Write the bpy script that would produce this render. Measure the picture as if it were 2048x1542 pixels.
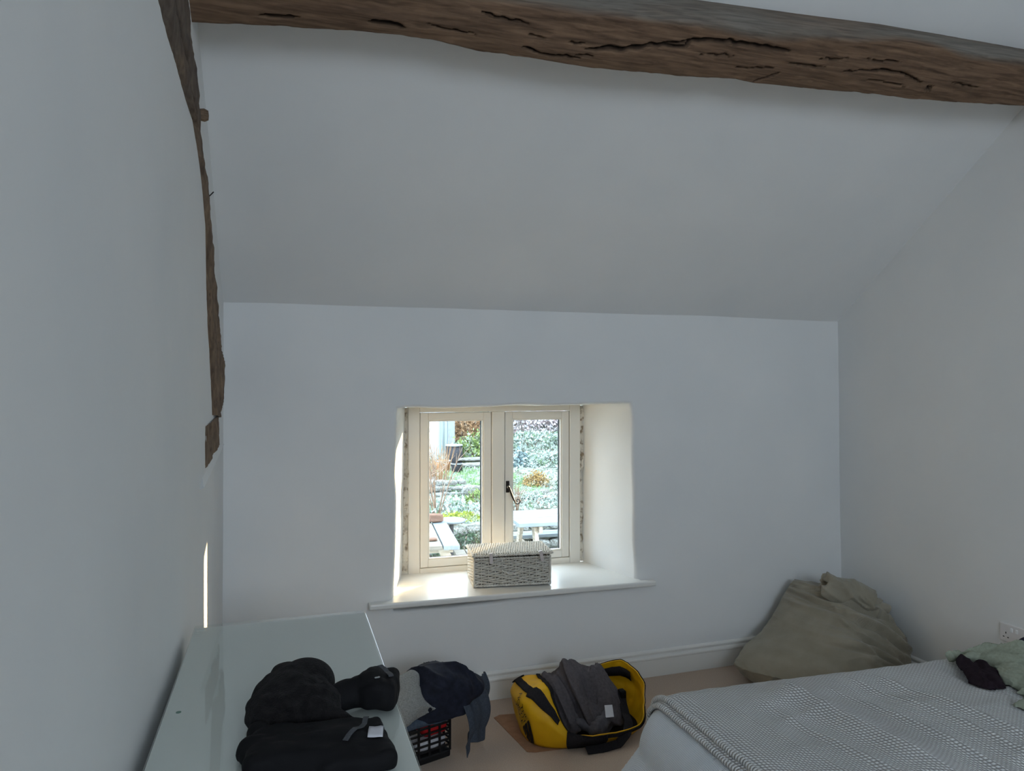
import bpy, bmesh, math, random
import numpy as np
from mathutils import Vector, Matrix
R = math.radians
scene = bpy.context.scene
for o in list(bpy.data.objects): bpy.data.objects.remove(o)

# ------------------------------------------------------------------ camera
# world: X runs along the window wall, Y towards it, Z up, metres, floor at z = 0
cam_d = bpy.data.cameras.new('camera')
cam_d.sensor_width = 36.0
cam_d.lens = 36.0 * 1450.0 / 2048.0
cam_d.shift_y = (764.0 - 771.0) / 2048.0
cam_d.clip_start = 0.02
cam = bpy.data.objects.new('camera', cam_d)
cam.location = (0, 0, 1.65)
cam.rotation_euler = (R(90), 0, R(-17.5))
scene.collection.objects.link(cam)
scene.camera = cam

# ------------------------------------------------------------------ light
world = bpy.data.worlds.new('sky'); scene.world = world
world.use_nodes = True
bg = world.node_tree.nodes['Background']
bg.inputs['Color'].default_value = (0.72, 0.85, 1.0, 1)
bg.inputs['Strength'].default_value = 4.4

def lamp(name, kind, loc, energy, color, **kw):
    d = bpy.data.lights.new(name, kind); d.energy = energy; d.color = color
    for k, v in kw.items(): setattr(d, k, v)
    o = bpy.data.objects.new(name, d); o.location = loc
    scene.collection.objects.link(o); return o
def aim(o, direction): o.rotation_euler = Vector(direction).to_track_quat('-Z', 'Y').to_euler()
# low winter sun from the right of the garden
sun = lamp('sun', 'SUN', (8, 10, 6), 9.0, (1.0, 0.70, 0.38), angle=R(0.53))
aim(sun, (-0.79, -0.61, -0.18))
# the room's other window, high in the wall behind the photographer: a portal for the same sky
RWX0, RWX1, RWZ0, RWZ1 = -0.20, 1.70, 1.85, 3.25
por2 = lamp('rear_window_portal', 'AREA', ((RWX0+RWX1)/2, -3.34, (RWZ0+RWZ1)/2), 1.0, (1, 1, 1), shape='RECTANGLE', size=RWX1-RWX0, size_y=RWZ1-RWZ0)
por2.data.cycles.is_portal = True
aim(por2, (0, 1, 0))
# sky portal in the garden window
por = lamp('garden_window_portal', 'AREA', (1.2, 4.3, 1.03), 1.0, (1, 1, 1), shape='RECTANGLE', size=1.1, size_y=1.0)
por.data.cycles.is_portal = True
aim(por, (0, -1, 0))
vs = scene.view_settings
vs.view_transform = 'Standard'; vs.look = 'None'; vs.gamma = 1.0; vs.use_curve_mapping = False
vs.exposure = 1.2
scene.cycles.max_bounces = 8
scene.cycles.diffuse_bounces = 5
scene.cycles.transparent_max_bounces = 16

# ------------------------------------------------------------------ helpers
col = scene.collection
rng = np.random.default_rng(7)
random.seed(7)

def srgb(r, g, b):
    f = lambda c: (c / 255) / 12.92 if c / 255 <= 0.04045 else ((c / 255 + 0.055) / 1.055) ** 2.4
    return (f(r), f(g), f(b), 1.0)

def tag(o, label=None, cat=None, group=None, kind=None):
    if label: o['label'] = label
    if cat: o['category'] = cat
    if group: o['group'] = group
    if kind: o['kind'] = kind
    return o

def empty(name, loc=(0, 0, 0), rz=0.0, parent=None):
    o = bpy.data.objects.new(name, None); o.location = loc; o.rotation_euler = (0, 0, rz)
    o.empty_display_size = 0.05
    col.objects.link(o)
    if parent: o.parent = parent
    return o

def make_mesh(name, verts, faces, smooth=True):
    me = bpy.data.meshes.new(name)
    verts = np.asarray(verts, dtype=float).reshape(-1, 3)
    me.from_pydata(verts.tolist(), [], [tuple(int(i) for i in f) for f in faces])
    me.validate(); me.update()
    if smooth: me.polygons.foreach_set('use_smooth', [True] * len(me.polygons))
    return me

def obj(name, me, mat=None, parent=None, loc=None, rot=None):
    o = bpy.data.objects.new(name, me)
    if mat is not None and len(me.materials) == 0: me.materials.append(mat)
    col.objects.link(o)
    if parent: o.parent = parent
    if loc is not None: o.location = loc
    if rot is not None: o.rotation_euler = rot
    return o

def mobj(name, verts, faces, mat, parent=None, smooth=True, **kw):
    return obj(name, make_mesh(name, verts, faces, smooth), mat, parent, **kw)

class MB:
    """collects simple solids into one mesh"""
    def __init__(s): s.v = []; s.f = []
    def add(s, v, f):
        n = len(s.v); s.v += [tuple(map(float, p)) for p in v]; s.f += [tuple(int(i) + n for i in q) for q in f]; return s
    def box(s, x0, x1, y0, y1, z0, z1, b=0.0):
        if b <= 0:
            v = [(x, y, z) for z in (z0, z1) for y in (y0, y1) for x in (x0, x1)]
            return s.add(v, [(0,2,3,1),(4,5,7,6),(0,1,5,4),(2,6,7,3),(0,4,6,2),(1,3,7,5)])
        bm = bmesh.new(); bmesh.ops.create_cube(bm, size=1)
        for q in bm.verts:
            q.co = ((x0+x1)/2 + q.co.x*(x1-x0), (y0+y1)/2 + q.co.y*(y1-y0), (z0+z1)/2 + q.co.z*(z1-z0))
        bmesh.ops.bevel(bm, geom=bm.edges[:], offset=b, segments=2, affect='EDGES', profile=0.5)
        bm.verts.index_update()
        s.add([tuple(q.co) for q in bm.verts], [[q.index for q in f.verts] for f in bm.faces]); bm.free(); return s
    def beam(s, a, b, w, h, up=(0, 0, 1)):
        """rectangular bar from a to b, w across, h along up"""
        a = Vector(a); b = Vector(b); d = (b - a).normalized(); u = Vector(up)
        x = d.cross(u).normalized(); u = x.cross(d).normalized()
        v = []
        for p in (a, b):
            for i, j in ((-1,-1),(1,-1),(1,1),(-1,1)): v.append(p + x*w/2*i + u*h/2*j)
        return s.add(v, [(0,1,2,3),(7,6,5,4),(0,4,5,1),(1,5,6,2),(2,6,7,3),(3,7,4,0)])
    def tube(s, pts, r, n=8, cap=True):
        pts = [Vector(p) for p in pts]; rs = r if hasattr(r, '__len__') else [r]*len(pts)
        ref = Vector((0, 0, 1)); base = len(s.v); prev = None
        for i, p in enumerate(pts):
            d = (pts[min(i+1, len(pts)-1)] - pts[max(i-1, 0)]).normalized()
            if prev is None:
                x = d.cross(ref if abs(d.z) < 0.95 else Vector((1, 0, 0))).normalized()
            else:
                x = (prev - d * prev.dot(d)).normalized()
            prev = x; y = d.cross(x)
            for k in range(n):
                t = 2*math.pi*k/n; s.v.append(tuple(p + (x*math.cos(t) + y*math.sin(t))*rs[i]))
        for i in range(len(pts)-1):
            for k in range(n):
                a = base+i*n+k; b = base+i*n+(k+1) % n; s.f.append((a, b, b+n, a+n))
        if cap:
            s.f.append(tuple(base+k for k in range(n))[::-1]); s.f.append(tuple(base+(len(pts)-1)*n+k for k in range(n)))
        return s
    def lathe(s, prof, c=(0, 0, 0), n=24):
        base = len(s.v)
        for r, z in prof:
            for k in range(n):
                t = 2*math.pi*k/n; s.v.append((c[0]+r*math.cos(t), c[1]+r*math.sin(t), c[2]+z))
        for i in range(len(prof)-1):
            for k in range(n):
                a = base+i*n+k; b = base+i*n+(k+1) % n; s.f.append((a, b, b+n, a+n))
        return s
    def prism(s, poly, a, b, axis):
        """polygon (list of 2-tuples) extruded from a to b along axis 0/1/2"""
        n = len(poly); v = []
        for t in (a, b):
            for p in poly: q = list(p); q.insert(axis, t); v.append(q)
        f = [tuple(range(n))[::-1], tuple(range(n, 2*n))] + [(i, (i+1) % n, n+(i+1) % n, n+i) for i in range(n)]
        return s.add(v, f)
    def build(s, name, mat, parent=None, smooth=False, **kw):
        o = mobj(name, s.v, s.f, mat, parent, smooth, **kw)
        bm = bmesh.new(); bm.from_mesh(o.data); bmesh.ops.recalc_face_normals(bm, faces=bm.faces[:]); bm.to_mesh(o.data); bm.free()
        return o

def grid_faces(nu, nv, closed_u=False):
    f = []
    for i in range(nu if closed_u else nu-1):
        for j in range(nv-1):
            a = i*nv+j; b = ((i+1) % nu)*nv+j; f.append((a, b, b+1, a+1))
    return f

def hash3(ix, iy, iz, seed):
    n = (ix.astype(np.int64)*374761393 + iy.astype(np.int64)*668265263 + iz.astype(np.int64)*2147483647 + seed*974711) & 0xFFFFFFFF
    n = ((n ^ (n >> 13)) * 1274126177) & 0xFFFFFFFF
    n = n ^ (n >> 16)
    return (n & 0xFFFF) / 65535.0
def noise(p, scale=1.0, seed=0):
    """value noise in -1..1; p (N,3); scale scalar or 3-vector"""
    q = np.asarray(p, dtype=float)*np.asarray(scale, dtype=float)
    i = np.floor(q).astype(np.int64); f = q - i; f = f*f*f*(f*(f*6-15)+10)
    r = 0
    for a in (0, 1):
        for b in (0, 1):
            for c in (0, 1):
                w = (f[:,0] if a else 1-f[:,0])*(f[:,1] if b else 1-f[:,1])*(f[:,2] if c else 1-f[:,2])
                r = r + w*hash3(i[:,0]+a, i[:,1]+b, i[:,2]+c, seed)
    return r*2-1
def fbm(p, scale=1.0, seed=0, octaves=3, gain=0.5):
    s = np.asarray(scale, dtype=float); r = 0; a = 1.0
    for k in range(octaves): r = r + a*noise(p, s, seed+k*17); s = s*2.03; a *= gain
    return r
def ridged(p, scale=1.0, seed=0, octaves=2):
    s = np.asarray(scale, dtype=float); r = 0; a = 1.0
    for k in range(octaves): r = r + a*(1-2*np.abs(noise(p, s, seed+k*31))); s = s*2.1; a *= 0.45
    return r

def surface_nets(fn, lo, hi, res, smooth=3):
    """closed surface of fn(points) < 0 as verts, quads"""
    lo = np.array(lo, float); hi = np.array(hi, float)
    n = np.maximum(4, np.ceil((hi-lo)/res).astype(int)+1)
    ax = [lo[k]+np.arange(n[k])*res for k in range(3)]
    G = np.stack(np.meshgrid(*ax, indexing='ij'), -1)
    q = 4; nc = (n-1)//q+2                                # coarse pass first, then only the shell near the surface
    Gc = np.stack(np.meshgrid(*[lo[k]+np.arange(nc[k])*res*q for k in range(3)], indexing='ij'), -1)
    Dc = fn(Gc.reshape(-1, 3)).reshape(nc)
    near = np.abs(Dc) < res*q*1.9+0.012; m = near.copy()
    for k in range(3): s = np.roll(near, 1, k); t = np.roll(near, -1, k); m |= s | t
    up = lambda A: np.repeat(np.repeat(np.repeat(A, q, 0), q, 1), q, 2)[q//2:q//2+n[0], q//2:q//2+n[1], q//2:q//2+n[2]]
    D = up(Dc).copy(); mf = up(m); D[mf] = fn(G[mf])
    D[0], D[-1], D[:,0], D[:,-1], D[:,:,0], D[:,:,-1] = [np.maximum(d, res*0.5) for d in (D[0], D[-1], D[:,0], D[:,-1], D[:,:,0], D[:,:,-1])]
    c = n-1; acc = np.zeros(tuple(c)+(3,)); cnt = np.zeros(tuple(c))
    corners = [(a, b, d) for a in (0, 1) for b in (0, 1) for d in (0, 1)]
    sl = lambda o: D[o[0]:o[0]+c[0], o[1]:o[1]+c[1], o[2]:o[2]+c[2]]
    for i, p in enumerate(corners):
        for q in corners[i+1:]:
            if sum(abs(p[k]-q[k]) for k in range(3)) != 1: continue
            A = sl(p); B = sl(q); m = (A < 0) != (B < 0)
            t = np.where(m, A/np.where(m, A-B, 1), 0)
            for k in range(3): acc[..., k] += np.where(m, p[k]+t*(q[k]-p[k]), 0)
            cnt += m
    act = cnt > 0; idx = -np.ones(tuple(c), int); idx[act] = np.arange(act.sum())
    cells = np.argwhere(act)
    V = lo + (cells + acc[act]/cnt[act][:, None])*res
    F = []
    for k in range(3):
        a, b = [(1, 2), (2, 0), (0, 1)][k]
        s0 = [slice(0, n[j]) for j in range(3)]; s1 = list(s0)
        s0[k] = slice(0, n[k]-1); s1[k] = slice(1, n[k])
        A = D[tuple(s0)] < 0; B = D[tuple(s1)] < 0
        e = np.argwhere(A != B)
        for p in e:
            if p[a] == 0 or p[b] == 0 or p[a] >= c[a]+0 or p[b] >= c[b]+0: continue
            q = []
            for da, db in ((1, 1), (0, 1), (0, 0), (1, 0)):
                r = p.copy(); r[a] -= da; r[b] -= db; q.append(idx[tuple(r)])
            if min(q) < 0: continue
            F.append(q if A[tuple(p)] else q[::-1])
    E = np.array(F); s = [np.concatenate([E[:, k] for k in range(4)]), np.concatenate([E[:, (k+1) % 4] for k in range(4)])]
    cnt = np.bincount(s[0], minlength=len(V))
    for _ in range(smooth):
        A = np.stack([np.bincount(s[0], V[s[1], k], len(V)) for k in range(3)], 1)/np.maximum(cnt, 1)[:, None]; V = 0.5*V+0.5*A
    return V, F

# signed distances
def sd_cap(p, a, b, ra, rb=None):
    a = np.array(a, float); b = np.array(b, float); rb = ra if rb is None else rb
    ab = b-a; t = np.clip(((p-a) @ ab)/max(1e-9, ab @ ab), 0, 1)
    return np.linalg.norm(p-a-t[:, None]*ab, axis=1) - (ra+(rb-ra)*t)
def sd_ell(p, c, r, rz=0.0):
    q = p-np.array(c, float)
    if rz: cc, s = math.cos(rz), math.sin(rz); q = np.stack([q[:,0]*cc+q[:,1]*s, -q[:,0]*s+q[:,1]*cc, q[:,2]], 1)
    r = np.array(r, float); k = np.linalg.norm(q/r, axis=1); k1 = np.linalg.norm(q/(r*r), axis=1)
    return k*(k-1)/np.maximum(k1, 1e-6)
def sd_box(p, c, r, rz=0.0, rad=0.02):
    q = p-np.array(c, float)
    if rz: cc, s = math.cos(rz), math.sin(rz); q = np.stack([q[:,0]*cc+q[:,1]*s, -q[:,0]*s+q[:,1]*cc, q[:,2]], 1)
    d = np.abs(q)-(np.array(r, float)-rad)
    return np.linalg.norm(np.maximum(d, 0), axis=1)+np.minimum(d.max(1), 0)-rad
def smin(a, b, k=0.03):
    h = np.clip(0.5+0.5*(b-a)/k, 0, 1); return b+(a-b)*h-k*h*(1-h)

def subdiv(me_verts, faces, levels=2, crease=None):
    """Catmull-Clark subdivided copy of a cage as verts, faces"""
    me = make_mesh('cage', me_verts, faces); o = bpy.data.objects.new('cage', me); col.objects.link(o)
    m = o.modifiers.new('s', 'SUBSURF'); m.levels = levels; m.render_levels = levels
    dg = bpy.context.evaluated_depsgraph_get(); e = o.evaluated_get(dg).to_mesh()
    v = np.array([q.co[:] for q in e.vertices]); f = [tuple(q.vertices) for q in e.polygons]
    o.evaluated_get(dg).to_mesh_clear()
    bpy.data.objects.remove(o); bpy.data.meshes.remove(me)
    return v, f

def vnormals(v, f):
    v = np.asarray(v); n = np.zeros_like(v)
    q = np.array([x if len(x) == 4 else (*x, x[-1]) for x in f])
    fn = np.cross(v[q[:,2]]-v[q[:,0]], v[q[:,3]]-v[q[:,1]])
    for k in range(4): np.add.at(n, q[:,k], fn)
    return n/np.maximum(1e-9, np.linalg.norm(n, axis=1))[:, None]

# ------------------------------------------------------------------ materials
def nodes(name):
    m = bpy.data.materials.new(name); m.use_nodes = True
    nt = m.node_tree; b = nt.nodes['Principled BSDF']; return m, nt, b
def N(nt, t, **kw):
    n = nt.nodes.new(t)
    for k, v in kw.items():
        if k.startswith('_'): n.inputs[k[1:].replace('_', ' ')].default_value = v
        else: setattr(n, k, v)
    return n
def coords(nt, scale=(1, 1, 1), space='Object'):
    tc = N(nt, 'ShaderNodeTexCoord'); mp = N(nt, 'ShaderNodeMapping'); mp.inputs['Scale'].default_value = scale
    nt.links.new(tc.outputs[space], mp.inputs['Vector']); return mp.outputs['Vector']
def ramp(nt, fac, stops):
    r = N(nt, 'ShaderNodeValToRGB'); e = r.color_ramp.elements
    while len(e) < len(stops): e.new(0.5)
    for k, (p, c) in enumerate(stops): e[k].position = p; e[k].color = c
    nt.links.new(fac, r.inputs['Fac']); return r.outputs['Color']
def mat(name, c1, c2=None, scale=20.0, stretch=(1, 1, 1), rough=0.7, bump=0.0, bscale=None, bdist=0.002, detail=3.0, spec=0.3, metal=0.0, sheen=0.0, contrast=(0.3, 0.7), bstretch=None):
    """noise-mottled principled material"""
    m, nt, b = nodes(name)
    b.inputs['Roughness'].default_value = rough; b.inputs['Specular IOR Level'].default_value = spec; b.inputs['Metallic'].default_value = metal
    if sheen: b.inputs['Sheen Weight'].default_value = sheen
    if c2 is None: b.inputs['Base Color'].default_value = c1
    else:
        n = N(nt, 'ShaderNodeTexNoise', _Scale=scale, _Detail=detail); nt.links.new(coords(nt, stretch), n.inputs['Vector'])
        nt.links.new(ramp(nt, n.outputs['Fac'], [(contrast[0], c1), (contrast[1], c2)]), b.inputs['Base Color'])
    if bump:
        n2 = N(nt, 'ShaderNodeTexNoise', _Scale=bscale or scale*3, _Detail=4.0); nt.links.new(coords(nt, bstretch or stretch), n2.inputs['Vector'])
        bp = N(nt, 'ShaderNodeBump', _Strength=bump, _Distance=bdist); nt.links.new(n2.outputs['Fac'], bp.inputs['Height'])
        nt.links.new(bp.outputs['Normal'], b.inputs['Normal'])
    return m

M = {}
M['plaster'] = mat('white_plaster', srgb(228, 229, 228), srgb(233, 233, 231), 2.5, rough=0.75, bump=0.25, bscale=14, bdist=0.004, spec=0.2)
M['gloss_white'] = mat('white_gloss_paint', srgb(232, 231, 226), rough=0.28, spec=0.5, bump=0.05, bscale=30)
M['cream'] = mat('cream_frame_paint', srgb(236, 231, 220), rough=0.38, spec=0.45)
M['carpet'] = mat('beige_carpet', srgb(186, 163, 143), srgb(214, 192, 172), 260, rough=0.95, bump=0.9, bscale=420, bdist=0.004, spec=0.1, sheen=0.2)
M['mortar'] = mat('crumbling_mortar', srgb(158, 140, 116), srgb(232, 224, 208), 30, rough=0.9, bump=0.9, bscale=60, bdist=0.006, contrast=(0.32, 0.48), spec=0.1)
M['rubber'] = mat('black_gasket', srgb(38, 40, 42), rough=0.6)
M['iron'] = mat('dark_iron', srgb(46, 42, 40), rough=0.45, spec=0.5, metal=0.5)

def glass_mat(name, tint=(1, 1, 1, 1), f0=0.03, rough=0.02):
    """clear sheet: tinted transmission with a Schlick reflection, same from both sides"""
    m, nt, b = nodes(name); nt.nodes.remove(b); out = nt.nodes['Material Output']
    tr = N(nt, 'ShaderNodeBsdfTransparent', _Color=tint); gl = N(nt, 'ShaderNodeBsdfGlossy', _Roughness=rough)
    lw = N(nt, 'ShaderNodeLayerWeight', _Blend=0.5); pw = N(nt, 'ShaderNodeMath', operation='POWER'); pw.inputs[1].default_value = 5.0
    ma = N(nt, 'ShaderNodeMath', operation='MULTIPLY_ADD'); ma.inputs[1].default_value = 1-f0; ma.inputs[2].default_value = f0
    mx = N(nt, 'ShaderNodeMixShader')
    nt.links.new(lw.outputs['Facing'], pw.inputs[0]); nt.links.new(pw.outputs[0], ma.inputs[0]); nt.links.new(ma.outputs[0], mx.inputs[0])
    nt.links.new(tr.outputs[0], mx.inputs[1]); nt.links.new(gl.outputs[0], mx.inputs[2])
    nt.links.new(mx.outputs[0], out.inputs['Surface']); return m
M['glass'] = glass_mat('window_glass', (0.985, 0.995, 0.99, 1), 0.02)

def wood_mat(name, dark, light, grey, along=(2.0, 26.0, 26.0)):
    """aged oak, grain along the first axis; attribute 'crack' marks dirt-filled splits"""
    m, nt, b = nodes(name); b.inputs['Roughness'].default_value = 0.8; b.inputs['Specular IOR Level'].default_value = 0.15
    v = coords(nt, along)
    n1 = N(nt, 'ShaderNodeTexNoise', _Scale=3.0, _Detail=6.0, _Distortion=0.6); nt.links.new(v, n1.inputs['Vector'])
    c1 = ramp(nt, n1.outputs['Fac'], [(0.28, dark), (0.72, light)])
    n2 = N(nt, 'ShaderNodeTexNoise', _Scale=2.2, _Detail=4.0); nt.links.new(coords(nt, (0.8, 3, 3)), n2.inputs['Vector'])
    at = N(nt, 'ShaderNodeAttribute', attribute_name='weather'); ad = N(nt, 'ShaderNodeMath', operation='MULTIPLY')
    mr = N(nt, 'ShaderNodeMapRange'); mr.inputs['From Min'].default_value = 0.25; mr.inputs['From Max'].default_value = 0.6
    mr.inputs['To Min'].default_value = 0.35
    nt.links.new(n2.outputs['Fac'], mr.inputs['Value']); nt.links.new(at.outputs['Fac'], ad.inputs[0]); nt.links.new(mr.outputs[0], ad.inputs[1])
    mx = N(nt, 'ShaderNodeMixRGB'); nt.links.new(ad.outputs[0], mx.inputs[0]); nt.links.new(c1, mx.inputs[1])
    g = ramp(nt, n1.outputs['Fac'], [(0.3, tuple(c*0.55 for c in grey[:3])+(1,)), (0.7, grey)]); nt.links.new(g, mx.inputs[2])
    ck = N(nt, 'ShaderNodeAttribute', attribute_name='crack'); mk = N(nt, 'ShaderNodeMixRGB'); mk.inputs[2].default_value = (0.012, 0.009, 0.007, 1)  # splits coloured darker: old dirt plus the shade of their depth
    nt.links.new(ck.outputs['Fac'], mk.inputs[0]); nt.links.new(mx.outputs[0], mk.inputs[1]); nt.links.new(mk.outputs[0], b.inputs['Base Color'])
    bp = N(nt, 'ShaderNodeBump', _Strength=0.6, _Distance=0.004); nt.links.new(n1.outputs['Fac'], bp.inputs['Height']); nt.links.new(bp.outputs['Normal'], b.inputs['Normal'])
    return m
M['purlin'] = wood_mat('aged_oak_brown', srgb(84, 66, 53), srgb(134, 108, 86), srgb(134, 127, 118))
M['cruck'] = wood_mat('aged_oak_grey', srgb(88, 72, 60), srgb(142, 120, 98), srgb(104, 97, 92), along=(26.0, 7.0, 5.0))

def set_attr(o, name, arr):
    a = o.data.attributes.new(name, 'FLOAT', 'POINT'); a.data.foreach_set('value', np.asarray(arr, dtype=np.float32))
# ------------------------------------------------------------------ room shell
XL, XR = -0.27, 3.305
def yw(x, z):
    """plaster face of the window wall, slightly out of true"""
    yb = np.interp(x, [-0.4, 1.0, 3.45], [3.612, 3.632, 3.676]); yt = 3.682
    return yb+(yt-yb)*np.clip(np.asarray(z)/2.03, 0, 1.1)
def zc(y): return 2.03+0.75*(3.68-y)      # sloping ceiling

def side_pts(poly, n):
    out = []
    for k in range(4):
        a = np.array(poly[k], float); b = np.array(poly[(k+1) % 4], float)
        for t in np.arange(n)/n: out.append(a+(b-a)*t)
    return np.array(out)
NS = 28
op_in = side_pts([(0.522, 0.50), (1.872, 0.50), (1.857, 1.533), (0.548, 1.517)], NS)   # opening in the room face
op_out = side_pts([(0.641, 0.50), (1.755, 0.50), (1.755, 1.512), (0.657, 1.508)], NS)   # at the frame
wall_b = side_pts([(-0.45, -0.1), (3.5, -0.1), (3.5, 2.2), (-0.45, 2.2)], NS)
def round_corners(p, c, r):
    q = p.copy()
    q = 0.8*q+0.1*(np.roll(q, 1, 0)+np.roll(q, -1, 0))
    return q
op_in = round_corners(op_in, None, 0)
wob = np.stack([noise(np.c_[op_in*5, np.zeros(len(op_in))], 1, 3), noise(np.c_[op_in*5, np.ones(len(op_in))*4], 1, 5)], 1)*0.007
op_in = op_in+wob
cen = op_in.mean(0)
rings = []
for t in np.linspace(0, 1, 26)[:-1]:                      # flat face of the wall
    edge = cen+(op_in-cen)*1.03
    q = wall_b+(edge-wall_b)*(1-(1-t)**1.6); rings.append((q, yw(q[:,0], q[:,1])))
for a in (0, 20, 45, 70, 90):                             # rounded plaster arris
    s = 1.03-0.03*math.sin(R(a)); q = cen+(op_in-cen)*s
    rings.append((q, yw(q[:,0], q[:,1])+0.02*(1-math.cos(R(a)))))
for t in (0.1, 0.25, 0.4, 0.55, 0.7, 0.85, 1.0):
    q = op_in+(op_out-op_in)*t; y0 = yw(op_in[:,0], op_in[:,1])+0.02
    rings.append((q, y0+(4.11-y0)*t))
rings.append((op_out, np.full(4*NS, 4.36)))
rings.append((wall_b+(op_out-wall_b)*0.0, np.full(4*NS, 4.36)))
V = []
for q, y in rings: V.append(np.stack([q[:,0], y, q[:,1]], 1))
V = np.array(V); sh = V.shape
P = V.reshape(-1, 3); d = 0.0035*fbm(P, 2.2, 11, 2)+0.0012*noise(P, 9, 4)
P[:,1] += d*(P[:,1] < 4.3)
reveal = (P[:,1] > 3.72) & (P[:,1] < 4.09)
P[:,0] += np.where(reveal, 0.006*noise(P, 6, 8), 0); P[:,2] += np.where(reveal, 0.004*noise(P, 6, 9), 0)
F = []
for i in range(sh[0]-1):
    for k in range(sh[1]): a = i*sh[1]+k; b = i*sh[1]+(k+1) % sh[1]; F.append((a, b, b+sh[1], a+sh[1]))
tag(mobj('wall_back', P, F, M['plaster']), kind='structure')

def plane_grid(name, fn, us, vs_, m, kind='structure', bumps=0.003, axis=0, seed=1):
    U, W = np.meshgrid(us, vs_, indexing='ij'); P = np.array([fn(u, w) for u, w in zip(U.ravel(), W.ravel())], float)
    P[:, axis] += bumps*fbm(P, 1.7, seed, 2)
    o = mobj(name, P, grid_faces(len(us), len(vs_)), m); return tag(o, kind=kind)
ys = np.linspace(-3.3, 4.3, 70)
plane_grid('wall_left', lambda y, z: (XL, y, z), ys, np.linspace(-0.1, 3.5, 36), M['plaster'], seed=21, bumps=0.002)
plane_grid('wall_right', lambda y, z: (XR-0.012*z, y, z), ys, np.linspace(-0.1, 3.5, 36), M['plaster'], seed=22)
xs = np.linspace(-0.45, 3.5, 40)
# sloping ceiling continuing to a flat collar ceiling over the photographer
prof = [(y, zc(y)) for y in np.linspace(3.76, 1.90, 30)]+[(y, zc(1.90)+0.01) for y in np.linspace(1.86, -3.35, 20)]
def ceil_pt(x, k): y, z = prof[int(k)]; return (x, y, z+(0.012*math.sin(x*1.1) if y > 3.2 else 0)*0.3)
plane_grid('ceiling', ceil_pt, xs, np.arange(len(prof)), M['plaster'], axis=2, seed=23)
plane_grid('floor', lambda x, y: (x, y, 0.0), xs, ys, M['carpet'], axis=2, bumps=0.0, seed=24)
# rear wall with the other window's opening
rw = MB()
for a in ((-0.5, RWX0, 0, 3.6), (RWX1, 3.6, 0, 3.6), (RWX0, RWX1, 0, RWZ0), (RWX0, RWX1, RWZ1, 3.6)): rw.box(a[0], a[1], -3.32, -3.2, a[2]-0.05, a[3])
tag(rw.build('wall_rear', M['plaster']), kind='structure')
w2 = empty('window_2', (0, -3.26, 0)); w2['kind'] = 'structure'; xm = (RWX0+RWX1)/2
for nm, a in (('frame_rail', (RWX0, RWX1, RWZ0, RWZ0+0.05)), ('frame_rail', (RWX0, RWX1, RWZ1-0.05, RWZ1)), ('frame_stile', (RWX0, RWX0+0.05, RWZ0+0.05, RWZ1-0.05)), ('frame_stile', (RWX1-0.05, RWX1, RWZ0+0.05, RWZ1-0.05)), ('mullion', (xm-0.03, xm+0.03, RWZ0+0.05, RWZ1-0.05))):
    MB().box(a[0], a[1], -0.03, 0.03, a[2], a[3], 0.004).build(nm, M['cream'], w2)

# skirting boards
sk = [(0, 0), (0.020, 0), (0.020, 0.094), (0.024, 0.098), (0.0245, 0.106), (0.021, 0.113), (0.012, 0.118), (0.012, 0.124), (0.016, 0.128), (0.0165, 0.134), (0.013, 0.140), (0.004, 0.145), (0, 0.145)]
def skirting(name, path, normal):
    v = []; f = []; n = len(sk)
    for p in path:
        for a, z in sk: v.append((p[0]+normal[0]*a, p[1]+normal[1]*a, z))
    for i in range(len(path)-1):
        for k in range(n-1): a = i*n+k; f.append((a, a+1, a+1+n, a+n))
    o = mobj(name, v, f, M['gloss_white'], smooth=False); tag(o, kind='structure')
skirting('baseboard_back', [(x, float(yw(x, 0.05))+0.002) for x in np.linspace(XL, XR, 20)], (0, -1))
skirting('baseboard_right', [(XR+0.002, y) for y in np.linspace(-3.2, 3.66, 14)], (-1, 0))
skirting('baseboard_left', [(XL-0.002, y) for y in np.linspace(-3.2, 3.62, 14)], (1, 0))

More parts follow.
